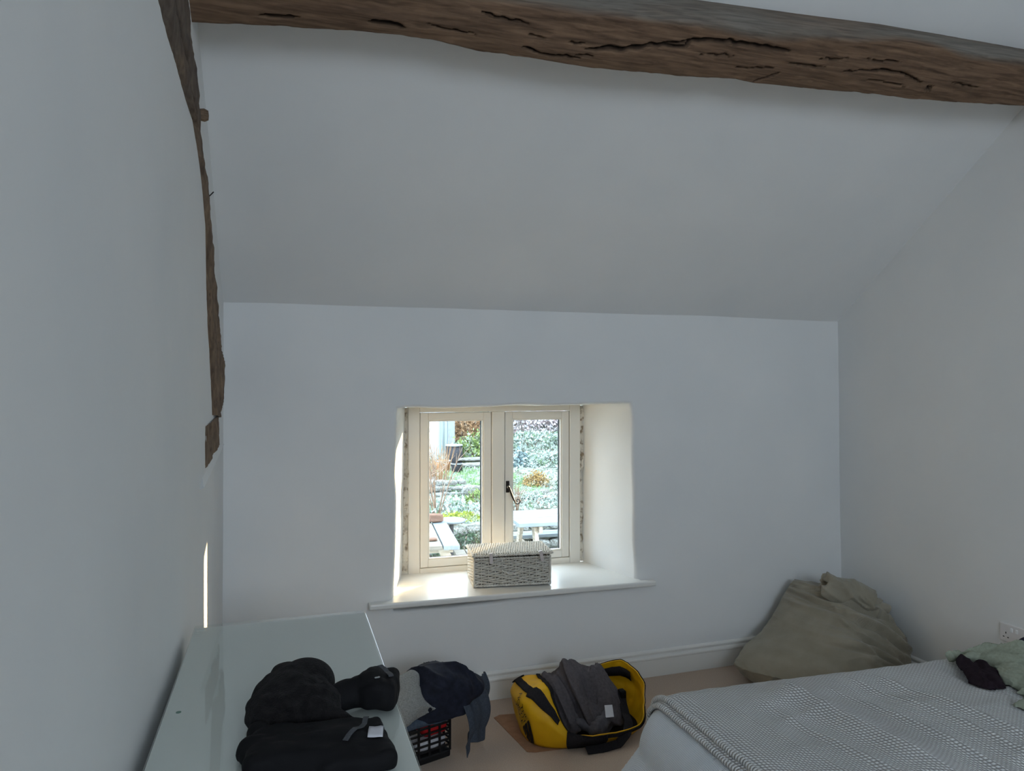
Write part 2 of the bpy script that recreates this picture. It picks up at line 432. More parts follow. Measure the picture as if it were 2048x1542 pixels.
# ------------------------------------------------------------------ garden window
win = empty('window_1', (0, 4.10, 0)); win['kind'] = 'structure'
def frame_piece(name, x0, x1, z0, z1, y0=0.0, y1=0.07, m='cream', parent=win, b=0.004):
    return MB().box(x0, x1, y0, y1, z0, z1, b).build(name, M[m], parent)
FX0, FX1, FZ0, FZ1 = 0.676, 1.730, 0.548, 1.525
frame_piece('frame_stile', FX0, 0.742, FZ0, FZ1)
frame_piece('frame_stile', 1.662, FX1, FZ0, FZ1)
frame_piece('frame_rail', 0.742, 1.662, 1.476, FZ1); frame_piece('frame_rail', 0.742, 1.662, FZ0, 0.584)
frame_piece('mullion', 1.170, 1.248, 0.584, 1.476)
def casement(x0, x1, z0, z1):
    c = empty('casement', (0, 0, 0), 0, win); g = 0.0035; s = 0.046
    x0 += g; x1 -= g; z0 += g; z1 -= g
    frame_piece('sash_stile', x0, x0+s, z0, z1, 0.006, 0.062, parent=c, b=0.003)
    frame_piece('sash_stile', x1-s, x1, z0, z1, 0.006, 0.062, parent=c, b=0.003)
    frame_piece('sash_rail', x0+s, x1-s, z0, z0+s-0.004, 0.006, 0.062, parent=c, b=0.003)
    frame_piece('sash_rail', x0+s, x1-s, z1-s+0.004, z1, 0.006, 0.062, parent=c, b=0.003)
    a0, a1, b0, b1 = x0+s, x1-s, z0+s-0.004, z1-s+0.004
    bd = MB()                                              # glazing bead
    for q in ((a0, a0+0.008, b0, b1), (a1-0.008, a1, b0, b1), (a0+0.008, a1-0.008, b0, b0+0.008), (a0+0.008, a1-0.008, b1-0.008, b1)): bd.box(q[0], q[1], 0.012, 0.030, q[2], q[3], 0.002)
    bd.build('glazing_bead', M['cream'], c)
    gk = MB()
    for q in ((a0, a0+0.011, b0, b1), (a1-0.011, a1, b0, b1), (a0, a1, b0, b0+0.006), (a0, a1, b1-0.006, b1)): gk.box(q[0], q[1], 0.0305, 0.050, q[2], q[3])
    gk.build('gasket', M['rubber'], c)
    for yy in (0.032, 0.048): MB().box(a0+0.002, a1-0.002, yy, yy+0.0006, b0+0.002, b1-0.002).build('pane', M['glass'], c)
    return c
casement(0.742, 1.170, 0.584, 1.476); c2 = casement(1.248, 1.662, 0.584, 1.476)
# monkey-tail handle on the right casement
h = empty('handle', (1.266, -0.002, 1.030), 0, c2)
MB().box(-0.010, 0.010, -0.002, 0.008, -0.034, 0.034, 0.002).build('back_plate', M['iron'], h)
pts = [(0, -0.012, 0.0), (0.004, -0.030, -0.012), (0.016, -0.034, -0.05), (0.026, -0.034, -0.072), (0.034, -0.034, -0.088)]
for k in range(15):
    t = math.pi*(1.15+0.16*k); rr = 0.019*(1-k/17.0); pts.append((0.052+rr*math.cos(t), -0.034, -0.082+rr*math.sin(t)))
MB().tube(pts, [0.007, 0.0065, 0.006, 0.005, 0.0042]+[0.0036-0.0001*k for k in range(15)], 8).build('curled_lever', M['iron'], h, smooth=True)
MB().lathe([(0, 0.0), (0.008, 0.0), (0.009, 0.006), (0.006, 0.012), (0, 0.013)], n=12).build('pivot', mat('worn_steel', srgb(150, 150, 146), rough=0.3, metal=0.8), h, smooth=True, loc=(0, -0.004, 0.0), rot=(R(90), 0, 0))
# window board with horns
sl = MB(); zl, zr = 0.562, 0.548
def sz(x): return zl+(zr-zl)*(x-0.414)/(1.967-0.414)
top = [(0.40, 3.578), (1.975, 3.590), (1.975, 3.634), (1.90, 3.634), (1.90, 3.75), (1.768, 4.124), (0.620, 4.124), (0.50, 3.75), (0.50, 3.634), (0.40, 3.634)]
n = len(top); v = [(x, y, sz(x)) for x, y in top]+[(x, y, sz(x)-0.030) for x, y in top]
fs = [tuple(range(n)), tuple(range(2*n-1, n-1, -1))]+[(i, n+i, n+(i+1) % n, (i+1) % n) for i in range(n)]
o = mobj('window_sill', v, fs, M['gloss_white'], smooth=False)
bv = o.modifiers.new('b', 'BEVEL'); bv.width = 0.009; bv.segments = 3; bv.limit_method = 'ANGLE'; bv.angle_limit = R(50)
o.parent = win; o.location = (0, -4.10, 0)
# crumbling mortar each side of the frame
def rubble(x0, x1, seed):
    nz, nx = 150, 8
    Z, X = np.meshgrid(np.linspace(0.552, 1.503, nz), np.linspace(x0, x1, nx), indexing='ij')
    P = np.stack([X.ravel(), np.full(X.size, 4.118), Z.ravel()], 1)
    P[:,1] += 0.012*fbm(P, (40, 1, 22), seed, 3)-0.012*(noise(P, (60, 1, 9), seed+3) > 0.45)
    o = mobj('trim_%d' % (1 if seed == 31 else 2), P, grid_faces(nz, nx), M['mortar']); tag(o, kind='structure')
rubble(0.624, 0.679, 31); rubble(1.727, 1.760, 37)

# ------------------------------------------------------------------ oak purlin
bx = np.array([-0.334, -0.27, -0.053, 0.113, 0.237, 0.375, 0.49, 0.607, 0.66, 0.825, 1.062, 1.378, 1.505, 1.654, 1.738, 1.954, 2.313, 2.485, 3.06, 3.40])
by = np.array([2.456, 2.45, 2.431, 2.42, 2.411, 2.405, 2.407, 2.417, 2.422, 2.417, 2.421, 2.41, 2.404, 2.395, 2.399, 2.393, 2.376, 2.375, 2.342, 2.33])
mx_ = np.array([-0.334, 0.36, 0.579, 0.78, 1.0, 1.285, 1.543, 1.817, 2.152, 2.306, 2.86, 3.40])
my_ = np.array([2.30, 2.29, 2.285, 2.282, 2.280, 2.248, 2.234, 2.225, 2.211, 2.204, 2.189, 2.187])
tx_ = np.array([-0.334, 0.6, 1.03, 1.46, 1.9, 2.25, 2.42, 3.01, 3.40]); ty_ = np.array([2.385, 2.372, 2.356, 2.335, 2.322, 2.311, 2.31, 2.307, 2.306])
NX = 760; X = np.linspace(-0.30, 3.34, NX)
nrm = np.array([0, -0.6, -0.8])                            # out of the ceiling into the room
rows = []
BY, MY, TY = np.interp(X, bx, by), np.interp(X, mx_, my_), np.interp(X, tx_, ty_)
off = lambda Y: np.stack([X, Y, zc(Y)-0.1875], 1)
cl = lambda Y: np.stack([X, Y, zc(Y)+0.02], 1)
Bp, Mp, Tp, Dp = off(BY), off(MY), cl(TY), cl(BY+0.105)
for t in np.linspace(0, 1, 7)[:-1]: rows.append(Dp+(Bp-Dp)*t)
NU = 40
for t in np.linspace(0, 1, NU)[:-1]: rows.append(Bp+(Mp-Bp)*t-nrm*0+np.outer(np.full(NX, 0.010*math.sin(math.pi*t)), nrm))
for t in np.linspace(0, 1, 18): rows.append(Mp+(Tp-Mp)*t+np.outer(np.full(NX, 0.008*math.sin(math.pi*t)), np.array([0, -0.8, 0.6])))
G = np.array(rows); nr = G.shape[0]
for _ in range(2): G[1:-1] = 0.6*G[1:-1]+0.2*(G[:-2]+G[2:])   # soften the arrises
P = G.reshape(-1, 3)
under = np.zeros((nr, NX)); under[6:6+NU] = 1; under = under.ravel()
P += np.outer(0.006*fbm(P, (1.6, 7, 7), 41, 2)+0.0022*fbm(P, (7, 60, 60), 44, 3)+0.0016*fbm(P, (30, 40, 40), 47, 2), nrm)
edge = np.exp(-((np.arange(nr)-6)/2.0)**2)[:, None]*np.ones(NX); edge = edge.ravel()
P += np.outer(edge*0.006*np.minimum(0, fbm(P, (14, 3, 3), 49, 3)), nrm)
cracks = [(.0050, [(1.015, 2.354), (1.177, 2.336), (1.248, 2.319), (1.382, 2.308), (1.402, 2.289), (1.589, 2.273), (1.676, 2.275), (1.809, 2.276)]),
 (.0032, [(0.787, 2.375), (0.875, 2.391), (1.014, 2.382)]), (.0032, [(0.982, 2.375), (1.048, 2.372)]), (.0026, [(0.793, 2.34), (0.859, 2.346)]), (.0028, [(0.626, 2.307), (0.687, 2.312), (0.794, 2.315)]),
 (.0030, [(1.823, 2.308), (1.988, 2.299)]), (.0026, [(2.067, 2.309), (2.213, 2.284), (2.333, 2.281), (2.469, 2.3)]), (.0026, [(2.597, 2.286), (2.764, 2.292)]), (.006, [(0.259, 2.37), (0.33, 2.365), (0.38, 2.372)]),
 (.0045, [(-0.07, 2.395), (0.05, 2.386)]), (.0034, [(1.729, 2.393), (1.77, 2.372), (1.816, 2.342)]), (.0022, [(0.943, 2.348), (1.006, 2.342)]), (.0036, [(1.248, 2.319), (1.32, 2.305), (1.402, 2.289)]),
 (.0020, [(1.454, 2.324), (1.593, 2.309)]), (.0020, [(1.947, 2.278), (2.076, 2.266)]), (.003, [(2.50, 2.310), (2.538, 2.326)]), (.003, [(2.503, 2.328), (2.535, 2.309)]), (.0025, [(2.519, 2.302), (2.519, 2.334)]),
 (.002, [(2.15, 2.262), (2.31, 2.252)]), (.002, [(0.45, 2.352), (0.62, 2.368)]), (.002, [(1.62, 2.345), (1.80, 2.330)]), (.0018, [(2.20, 2.32), (2.42, 2.322)])]
ck = np.zeros(len(P))
for w, pl in cracks:
    for i, (a, b) in enumerate(zip(pl[:-1], pl[1:])):
        a2 = np.array(a); b2 = np.array(b); ab = b2-a2; q = P[:, :2]-a2; t = np.clip(q @ ab/(ab @ ab), 0, 1)
        dd = np.linalg.norm(q-t[:, None]*ab+np.c_[np.zeros(len(P)), 0.004*noise(P, (40, 1, 1), 55)], axis=1)
        taper = 1.0
        if i == 0: taper = np.minimum(1, t*3+0.25)
        if i == len(pl)-2: taper = np.minimum(taper, (1-t)*3+0.25)
        ck = np.maximum(ck, np.clip(1.5-dd/(w*taper), 0, 1)*under)
P -= np.outer(ck*0.018, nrm)
F = grid_faces(nr, NX)
pur = mobj('roof_purlin', P, F, M['purlin']); tag(pur, 'long bowed brown oak beam running across under the sloping white ceiling', 'beam')
set_attr(pur, 'crack', ck*0.95)
we = np.zeros((nr, NX)); rowi = np.arange(nr)[:, None]
we = np.clip((rowi-(6+NU-4+5*noise(np.c_[X, X*0, X*0], 3, 57)[None, :]))/5.0, 0, 1); set_attr(pur, 'weather', we.ravel())

# ------------------------------------------------------------------ oak cruck blade in the left wall
Lb = np.array([(1.15, 2.86), (1.45, 2.64), (1.774, 2.499), (1.903, 2.48), (2.07, 2.478), (2.272, 2.468), (2.452, 2.466), (2.62, 2.39), (2.729, 2.318), (2.83, 2.217), (2.847, 2.021), (2.902, 1.88), (2.977, 1.772), (3.057, 1.619), (3.099, 1.519)])
Rb = np.array([(1.62, 3.24), (2.0, 3.00), (2.294, 2.76), (2.365, 2.706), (2.452, 2.637), (2.547, 2.539), (2.65, 2.45), (2.795, 2.352), (2.977, 2.247), (3.12, 2.137), (3.278, 1.973), (3.479, 1.815), (3.64, 1.72), (3.60, 1.566), (3.375, 1.496)])
def resample(pl, n):
    k = np.arange(len(pl)); t = np.linspace(0, len(pl)-1, n); return np.stack([np.interp(t, k, pl[:,0]), np.interp(t, k, pl[:,1])], 1)
cr = empty('cruck_blade', (0, 0, 0)); tag(cr, 'dark weathered oak cruck timber curving up the left wall', 'beam')
def timber_patch(name, L, Rr, n, m, proud, seed):
    l = resample(L, n); r = resample(Rr, n); v = []
    for j in range(m):
        w = j/(m-1); q = l+(r-l)*w; lift = proud*min(1, math.sin(math.pi*w)*2.2)-0.006*(j in (0, m-1))
        v.append(np.c_[np.full(n, XL+lift), q])
    G = np.array(v); P = G.reshape(-1, 3)
    inner = np.ones((m, n)); inner[0] = inner[-1] = 0.3; inner = inner.ravel()
    P[:,0] += inner*(0.006*fbm(P, (1, 9, 5), seed, 3)+0.003*fbm(P, (1, 45, 30), seed+5, 2))
    pits = np.clip((noise(P, (1, 60, 38), seed+9)-0.62)*6, 0, 1)*(P[:,2] < 2.1); P[:,0] -= pits*0.006
    sp = np.clip(1.4-np.abs(np.repeat(np.linspace(0, 1, m), n)-0.42-0.12*np.tile(noise(np.c_[l, l[:, :1]], 2.5, seed+2), m))/0.035, 0, 1)*(P[:,2] > 2.45); P[:,0] -= sp*0.012
    o = mobj(name, P, [f[::-1] for f in grid_faces(m, n)], M['cruck'], cr); set_attr(o, 'crack', np.maximum(pits*0.75, sp*0.9)); set_attr(o, 'weather', np.clip((P[:,2]-2.1)*1.5, 0, 1)); return o
timber_patch('blade', Lb, Rb, 170, 26, 0.014, 61)
timber_patch('foot', np.array([(2.795, 1.488), (2.795, 1.336)]), np.array([(3.39, 1.51), (3.401, 1.386)]), 26, 30, 0.006, 67)
MB().tube([(XL+0.004, 2.80, 2.30), (XL+0.03, 2.815, 2.335)], [0.0022, 0.0022], 6).build('nail', M['iron'], cr)
MB().lathe([(0, 0), (0.02, 0.0), (0.022, 0.012), (0.016, 0.024), (0, 0.026)], n=10).build('peg', M['cruck'], cr, loc=(XL+0.008, 2.60, 2.535), rot=(0, R(90), 0))
# plaster ledge below the timber
ld = MB(); a1, a2 = (2.795, 1.336), (3.401, 1.386)
ld.add([(XL-0.01, 2.795, 1.336), (XL-0.01, 3.401, 1.388), (XL+0.008, 3.62, 1.362), (XL+0.014, 2.65, 1.293), (XL-0.01, 2.64, 1.280), (XL-0.01, 3.62, 1.345)], [(0, 1, 2, 3), (3, 2, 5, 4), (0, 3, 4), (1, 5, 2)])
tag(ld.build('trim_3', M['plaster']), kind='structure')
# ------------------------------------------------------------------ draped cloth: a small position-based solver over signed-distance solids
def drape(rest, init, sdf, steps=110, iters=10, grav=0.0016, fric=0.55, bend=0.15, pin=None, gap=0.004, damp=0.93):
    """rest (nu,nv,2) flat pattern in metres, init (nu,nv,3) start; returns settled (nu,nv,3)"""
    X = np.array(init, float); Pv = X.copy(); nu, nv = X.shape[:2]
    cons = []
    def pairs(du, dv, k):
        if dv >= 0: a = (slice(0, nu-du), slice(0, nv-dv)); b = (slice(du, nu), slice(dv, nv))
        else: a = (slice(0, nu-du), slice(-dv, nv)); b = (slice(du, nu), slice(0, nv+dv))
        L = np.linalg.norm(rest[a]-rest[b], axis=-1, keepdims=True); cons.append((a, b, L, k))
    for du, dv, k in ((1, 0, 1.0), (0, 1, 1.0), (1, 1, 0.5), (1, -1, 0.5), (2, 0, bend), (0, 2, bend)): pairs(du, dv, k)
    W = np.ones((nu, nv, 1))
    if pin is not None: W[pin] = 0
    def collide(final=False):
        p = X.reshape(-1, 3); d = sdf(p); m = d < gap
        if not m.any(): return
        q = p[m]; e = 1e-3; g = np.stack([sdf(q+np.eye(3)[k]*e)-sdf(q-np.eye(3)[k]*e) for k in range(3)], 1)
        g /= np.maximum(1e-9, np.linalg.norm(g, axis=1))[:, None]
        p[m] = q+g*(gap-d[m])[:, None]
        if not final:
            pv = Pv.reshape(-1, 3); vel = p[m]-pv[m]; vn = (vel*g).sum(1, keepdims=True)*g; pv[m] = p[m]-(vel-vn)*(1-fric)
    for s in range(steps):
        vel = (X-Pv)*damp; Pv = X.copy(); X = X+(vel+np.array([0, 0, -grav]))*W
        for it in range(iters):
            for a, b, L, k in cons:
                d = X[b]-X[a]; l = np.linalg.norm(d, axis=-1, keepdims=True); c = d*(0.5*k*0.55*(l-L)/np.maximum(l, 1e-9))
                if k < 0.4: c = np.where(l < L, c, 0)
                X[a] += c*W[a]; X[b] -= c*W[b]
        collide()
    collide(True)
    return X
def cloth_obj(name, X, m, parent=None, t=0.004, sub=1):
    nu, nv = X.shape[:2]; o = mobj(name, X.reshape(-1, 3), grid_faces(nu, nv), m, parent)
    if sub: q = o.modifiers.new('sub', 'SUBSURF'); q.levels = sub; q.render_levels = sub
    q = o.modifiers.new('thick', 'SOLIDIFY'); q.thickness = t; q.offset = 0
    return o
def flat_rest(w, h, nu, nv, outline=None):
    U, W = np.meshgrid(np.linspace(-w/2, w/2, nu), np.linspace(-h/2, h/2, nv), indexing='ij'); return np.stack([U, W], -1)
def crumple(rest, c, rz=0.0, squash=(0.7, 0.7), z=0.2, lift=0.05, seed=0, freq=8.0):
    p = rest*np.array(squash); cc, s = math.cos(rz), math.sin(rz)
    x = p[..., 0]*cc-p[..., 1]*s; y = p[..., 0]*s+p[..., 1]*cc
    q = np.c_[rest.reshape(-1, 2), np.zeros(rest.shape[0]*rest.shape[1])]
    zz = (lift*fbm(q, freq, seed, 2)).reshape(x.shape); jx = (lift*0.6*noise(q, freq*0.9, seed+5)).reshape(x.shape); jy = (lift*0.6*noise(q, freq*0.9, seed+6)).reshape(x.shape)
    return np.stack([c[0]+x+jx, c[1]+y+jy, z+zz], -1)

def creases(q, freq, seed, ang=0.0, stretch=0.3, warp=0.35, sharp=1.6):
    """soft ridge-and-valley folds over 2-D points q (N,2), roughly -1..1"""
    c, s = math.cos(ang), math.sin(ang); p = np.stack([q[:, 0]*c+q[:, 1]*s, -q[:, 0]*s+q[:, 1]*c, 0*q[:, 0]], 1)*freq
    w = np.stack([noise(p, 0.6, seed+1), noise(p, 0.6, seed+2), 0*p[:, 0]], 1)*warp*2; p = p+w; p[:, 1] *= stretch
    a = 1-np.abs(noise(p, 1.0, seed)); b = 1-np.abs(noise(p, 2.1, seed+9)); return (a**sharp*2-1)+0.45*(b**sharp*2-1)
def fold_cloth(X, rest, amp, freq, seed, ang=0.0, stretch=0.3):
    nu, nv = X.shape[:2]; P = X.reshape(-1, 3); n = vnormals(P, grid_faces(nu, nv))
    if n[:, 2].sum() < 0: n = -n
    d = creases(rest.reshape(-1, 2), freq, seed, ang, stretch)+0.8*creases(rest.reshape(-1, 2), freq*0.8, seed+50, ang+1.1, stretch)
    return (P+n*(amp*(d+0.6))[:, None]).reshape(X.shape)
# ------------------------------------------------------------------ chest of drawers with a glass top
M['white_furniture'] = mat('white_satin_furniture', srgb(234, 235, 232), rough=0.4, spec=0.4)
M['glass_top'] = glass_mat('tinted_glass_top', (0.968, 0.984, 0.977, 1), 0.05, 0.03)
DX0, DX1, DY0, DY1, DZ = -0.242, 0.238, 0.66, 2.258, 0.943
dr = empty('chest_of_drawers', (0, (DY0+DY1)/2, 0)); tag(dr, 'long white chest of drawers with a greenish glass top along the left wall', 'dresser')
def dpart(name, m, *boxes, parent=dr, b=0.003):
    k = MB()
    for q in boxes: k.box(q[0], q[1], q[2]-(DY0+DY1)/2, q[3]-(DY0+DY1)/2, q[4], q[5], b)
    return k.build(name, m, parent)
dpart('top_board', M['white_furniture'], (DX0, DX1, DY0, DY1, 0.921, DZ), b=0.002)
gt = dpart('glass_top', M['glass_top'], (DX0, DX1, DY0, DY1, DZ+0.0012, DZ+0.007), b=0.001)
for y in (DY0+0.01, DY1-0.034): dpart('side_panel', M['white_furniture'], (DX0+0.006, DX1-0.012, y, y+0.024, 0.0, 0.921))
dpart('back_panel', M['white_furniture'], (DX0+0.006, DX0+0.014, DY0+0.035, DY1-0.035, 0.10, 0.92), b=0.001)
dpart('plinth', M['white_furniture'], (DX0+0.02, DX1-0.03, DY0+0.035, DY1-0.035, 0.04, 0.12))
dm = mat('grey_bumper', srgb(64, 120, 104), rough=0.6)
for x, y in ((-0.214, 1.694), (-0.214, 0.80)): MB().lathe([(0, 0.0008), (0.0055, 0.0008), (0.0055, 0)], n=12).build('bumper_dot', dm, dr, loc=(x, y-(DY0+DY1)/2, DZ+0.0001))
MB().box(-0.232, -0.210, 2.208-(DY0+DY1)/2, 2.211-(DY0+DY1)/2, DZ+0.0071, DZ+0.0074).box(-0.234, -0.222, 2.190-(DY0+DY1)/2, 2.193-(DY0+DY1)/2, DZ+0.0071, DZ+0.0074).build('etched_mark', mat('etched_white', srgb(206, 214, 210), rough=0.6), dr)
wd = (DY1-DY0-0.09)/2; zz = [(0.13, 0.34), (0.345, 0.555), (0.56, 0.77), (0.775, 0.91)]
for c in range(2):
    for z0, z1 in zz:
        y0 = DY0+0.04+c*(wd+0.01); d = dpart('drawer', M['white_furniture'], (0.0, DX1-0.008, y0, y0+wd, z0, z1))
        for yk in (y0+wd*0.25, y0+wd*0.75): MB().lathe([(0.006, 0), (0.006, 0.012), (0.015, 0.018), (0.015, 0.025), (0, 0.028)], n=14).build('knob', M['white_furniture'], d, smooth=True, loc=(DX1-0.008, yk-(DY0+DY1)/2, (z0+z1)/2), rot=(0, R(90), 0))
GT = DZ+0.007                                              # height of the glass surface

# ------------------------------------------------------------------ black clothes on the glass
M['black_fleece'] = mat('black_fleece', srgb(22, 21, 22), srgb(38, 36, 36), 60, rough=0.95, bump=1.0, bscale=260, bdist=0.004, spec=0.05, sheen=0.05)
M['black_shell'] = mat('black_shell_fabric', srgb(17, 17, 19), srgb(24, 24, 26), 12, rough=0.75, bump=0.3, bscale=30, bdist=0.004, spec=0.15)
M['grey_web'] = mat('grey_webbing', srgb(72, 74, 78), srgb(88, 90, 94), 120, rough=0.85, spec=0.15)
M['label_white'] = mat('white_label', srgb(206, 206, 212), rough=0.8)
jk = empty('fleece_jacket', (0.04, 1.62, GT)); tag(jk, 'bundled black fleece jacket with a zip-cuffed sleeve on the glass top', 'jacket')
def loc_fn(fn, o): o = np.array(o); return lambda p: fn(p+o)
JO = (0.04, 1.62, GT)
def jacket(p):
    p = p+np.array((0.0, 0.018, 0.0))
    d = sd_ell(p, (0.02, 1.640, GT+0.030), (0.082, 0.105, 0.062))
    d = smin(d, sd_ell(p, (-0.012, 1.585, GT+0.022), (0.066, 0.075, 0.045)), 0.03)
    d = smin(d, sd_ell(p, (0.060, 1.575, GT+0.028), (0.060, 0.060, 0.050), 0.3), 0.02)
    d = smin(d, sd_cap(p, (0.05, 1.55, GT+0.02), (0.135, 1.508, GT+0.018), 0.034, 0.010), 0.025)       # pointed collar
    d = d+0.006*ridged(p, (16, 11, 14), 71, 2)+0.003*fbm(p, 55, 73, 2)
    hood = np.abs(sd_ell(p, (0.045, 1.665, GT+0.040), (0.060, 0.055, 0.050)))-0.004
    return np.maximum(np.minimum(d, np.maximum(hood, p[:, 0]-0.115)), GT+0.0006-p[:, 2])
v, f = surface_nets(jacket, (-0.12, 1.44, GT-0.004), (0.19, 1.80, GT+0.13), 0.0035)
mobj('body', v-np.array(JO), f, M['black_fleece'], jk)
def sleeve(p):
    p = p+np.array((0.0, 0.014, 0.0))
    d = sd_cap(p, (0.085, 1.590, GT+0.026), (0.170, 1.610, GT+0.032), 0.026, 0.036)
    d = smin(d, sd_box(p, (0.203, 1.602, GT+0.034), (0.036, 0.058, 0.032), -0.30, 0.020), 0.03)
    d = d+0.004*ridged(p, (26, 14, 16), 76, 2)
    return np.maximum(d, GT+0.0006-p[:, 2])
v, f = surface_nets(sleeve, (0.04, 1.52, GT-0.004), (0.27, 1.74, GT+0.10), 0.0035)
mobj('sleeve', v-np.array(JO), f, M['black_shell'], jk)
def ribbon(name, pts, width, m, parent, up=(0, 0, 1), t=0.0016, origin=(0, 0, 0), sm=True):
    """flat band along pts; each pt may carry its own normal"""
    v = []; f = []; o = Vector(origin)
    P = [Vector(q[0]) if isinstance(q[0], (tuple, list, np.ndarray, Vector)) else Vector(q) for q in pts]
    U = [Vector(q[1]) if isinstance(q[0], (tuple, list, np.ndarray, Vector)) else Vector(up) for q in pts]
    ws = width if hasattr(width, '__len__') else [width]*len(P)
    for i in range(len(P)):
        d = (P[min(i+1, len(P)-1)]-P[max(i-1, 0)]).normalized(); s = d.cross(U[i]).normalized(); u = s.cross(d).normalized()
        for a, b in ((-1, 0), (1, 0), (1, 1), (-1, 1)): v.append(P[i]-o+s*ws[i]/2*a+u*t*b)
    for i in range(len(P)-1):
        for k in range(4): a = i*4+k; b = i*4+(k+1) % 4; f.append((a, b, b+4, a+4))
    f += [(3, 2, 1, 0), tuple(len(P)*4-4+k for k in range(4))]
    b = MB(); b.add(v, f); return b.build(name, m, parent)
def on_top(fn, x, y, z0, z1):
    """height of a solid's upper surface at x, y"""
    zs = np.linspace(z1, z0, 160); d = fn(np.c_[np.full(160, x), np.full(160, y), zs]); k = np.argmax(d < 0.0005); return zs[k] if (d < 0.0005).any() else z0
def band_over(name, fn, path, width, m, parent, origin, z0, z1, lift=0.001, t=0.0016, n=14):
    path = np.array(path); s = np.linspace(0, len(path)-1, n); k = np.arange(len(path)); xy = np.c_[np.interp(s, k, path[:,0]), np.interp(s, k, path[:,1])]
    return ribbon(name, [(a, b, on_top(fn, a, b, z0, z1)+lift) for a, b in xy], width, m, parent, t=t, origin=origin)
band_over('cuff_strap', sleeve, [(0.205, 1.634), (0.216, 1.606), (0.222, 1.571)], 0.011, M['grey_web'], jk, JO, GT, GT+0.12)
band_over('zip_pull', sleeve, [(0.186, 1.558), (0.196, 1.566)], 0.004, mat('zip_grey', srgb(150, 152, 154), rough=0.4), jk, JO, GT, GT+0.12)

tr_ = empty('walking_trousers', (0.05, 1.44, GT)); tag(tr_, 'folded black trousers with a white label and grey strap, nearest on the glass top', 'trousers')
TO = (0.05, 1.44, GT)
def trousers(p):
    d = sd_box(p, (0.040, 1.405, GT+0.018), (0.105, 0.075, 0.026), -0.10, 0.024)
    d = smin(d, sd_box(p, (0.125, 1.390, GT+0.014), (0.070, 0.085, 0.020), 0.06, 0.016), 0.02)
    d = smin(d, sd_ell(p, (-0.046, 1.487, GT+0.018), (0.026, 0.028, 0.028)), 0.010)
    d = smin(d, sd_ell(p, (-0.056, 1.428, GT+0.016), (0.030, 0.032, 0.028)), 0.008)
    d = smin(d, sd_cap(p, (-0.04, 1.40, GT+0.012), (0.05, 1.345, GT+0.010), 0.02, 0.018), 0.03)
    d = d+0.004*ridged(p, (10, 20, 12), 81, 2)+0.0015*fbm(p, 40, 83, 2)
    d = np.maximum(d, -(jacket(p)-0.002)); d = np.maximum(d, -(sleeve(p)-0.002))
    return np.maximum(d, GT+0.0006-p[:, 2])
v, f = surface_nets(trousers, (-0.13, 1.28, GT-0.004), (0.24, 1.56, GT+0.075), 0.0035)
mobj('body', v-np.array(TO), f, M['black_shell'], tr_)
band_over('strap', trousers, [(0.158, 1.468), (0.150, 1.430), (0.140, 1.402), (0.116, 1.376), (0.108, 1.360)], 0.010, M['grey_web'], tr_, TO, GT, GT+0.08, lift=0.0015)
def label_tag(name, fn, quad, parent, origin, m, z0, z1, nx=6, ny=5, lift=0.003, curl=0.003):
    a, b, c, d = [np.array(q, float) for q in quad]; v = []
    for i in range(nx):
        for j in range(ny):
            s, t = i/(nx-1), j/(ny-1); q = (a*(1-s)+b*s)*(1-t)+(d*(1-s)+c*s)*t
            v.append((q[0], q[1], on_top(fn, q[0], q[1], z0, z1)+lift+curl*math.sin(math.pi*t)))
    v = np.array(v)-np.array(origin); o = mobj(name, v, grid_faces(nx, ny), m, parent); q = o.modifiers.new('t', 'SOLIDIFY'); q.thickness = 0.0008; return o
label_tag('care_label', trousers, [(0.158, 1.418), (0.185, 1.412), (0.177, 1.364), (0.149, 1.367)], tr_, TO, M['label_white'], GT, GT+0.08)

# ------------------------------------------------------------------ wicker hamper on the sill
M['wicker'] = mat('white_washed_wicker', srgb(226, 223, 214), srgb(196, 189, 176), 60, rough=0.75, bump=0.3, bscale=150, spec=0.2)
M['wicker_in'] = mat('wicker_inner_shade', srgb(98, 90, 78), rough=0.9)  # dark inner sheets, their colour standing in for shade between the rods
M['strap_leather'] = mat('pale_leather', srgb(216, 206, 202), srgb(200, 190, 186), 40, rough=0.6)
HW, HD, HH = 0.425, 0.272, 0.158
ha = empty('wicker_hamper', (0.958, 3.722, 0.5585), R(-7.4)); tag(ha, 'white-washed wicker hamper with two pale straps standing on the window sill', 'hamper')
r_ = 0.0040
def rect_loop(w, d, ins, n_w, n_d, per):
    """points round a rectangle with the count of stakes on each side; returns list of (pos, outward, k)"""
    out = []
    for (a, b, o, n) in (((ins, ins), (w-ins, ins), (0, -1), n_w), ((w-ins, ins), (w-ins, d-ins), (1, 0), n_d), ((w-ins, d-ins), (ins, d-ins), (0, 1), n_w), ((ins, d-ins), (ins, ins), (-1, 0), n_d)):
        for i in range(n*per): t = i/(n*per); out.append(((a[0]+(b[0]-a[0])*t, a[1]+(b[1]-a[1])*t), o, i/per))
    return out
nW, nD, per = 11, 7, 4
lp = rect_loop(HW, HD, 0.008, nW, nD, per)
wv = MB(); rowsN = 16; z0 = 0.020
for rI in range(rowsN):
    z = z0+(HH-0.020-z0)*rI/(rowsN-1); ph = math.pi*((rI//1) % 2); pts = []
    for (x, y), o, k in lp:
        a = 0.0058*math.cos(math.pi*k+ph); pts.append((x+o[0]*a, y+o[1]*a, z+0.0012*math.sin(k*2.1+rI*1.7)+0.0006*random.uniform(-1, 1)))
    pts.append(pts[0]); wv.tube(pts, r_*random.uniform(0.92, 1.06), 6, cap=False)
tag(wv.build('woven_sides', M['wicker'], ha, smooth=True), kind='stuff')
stk = MB()
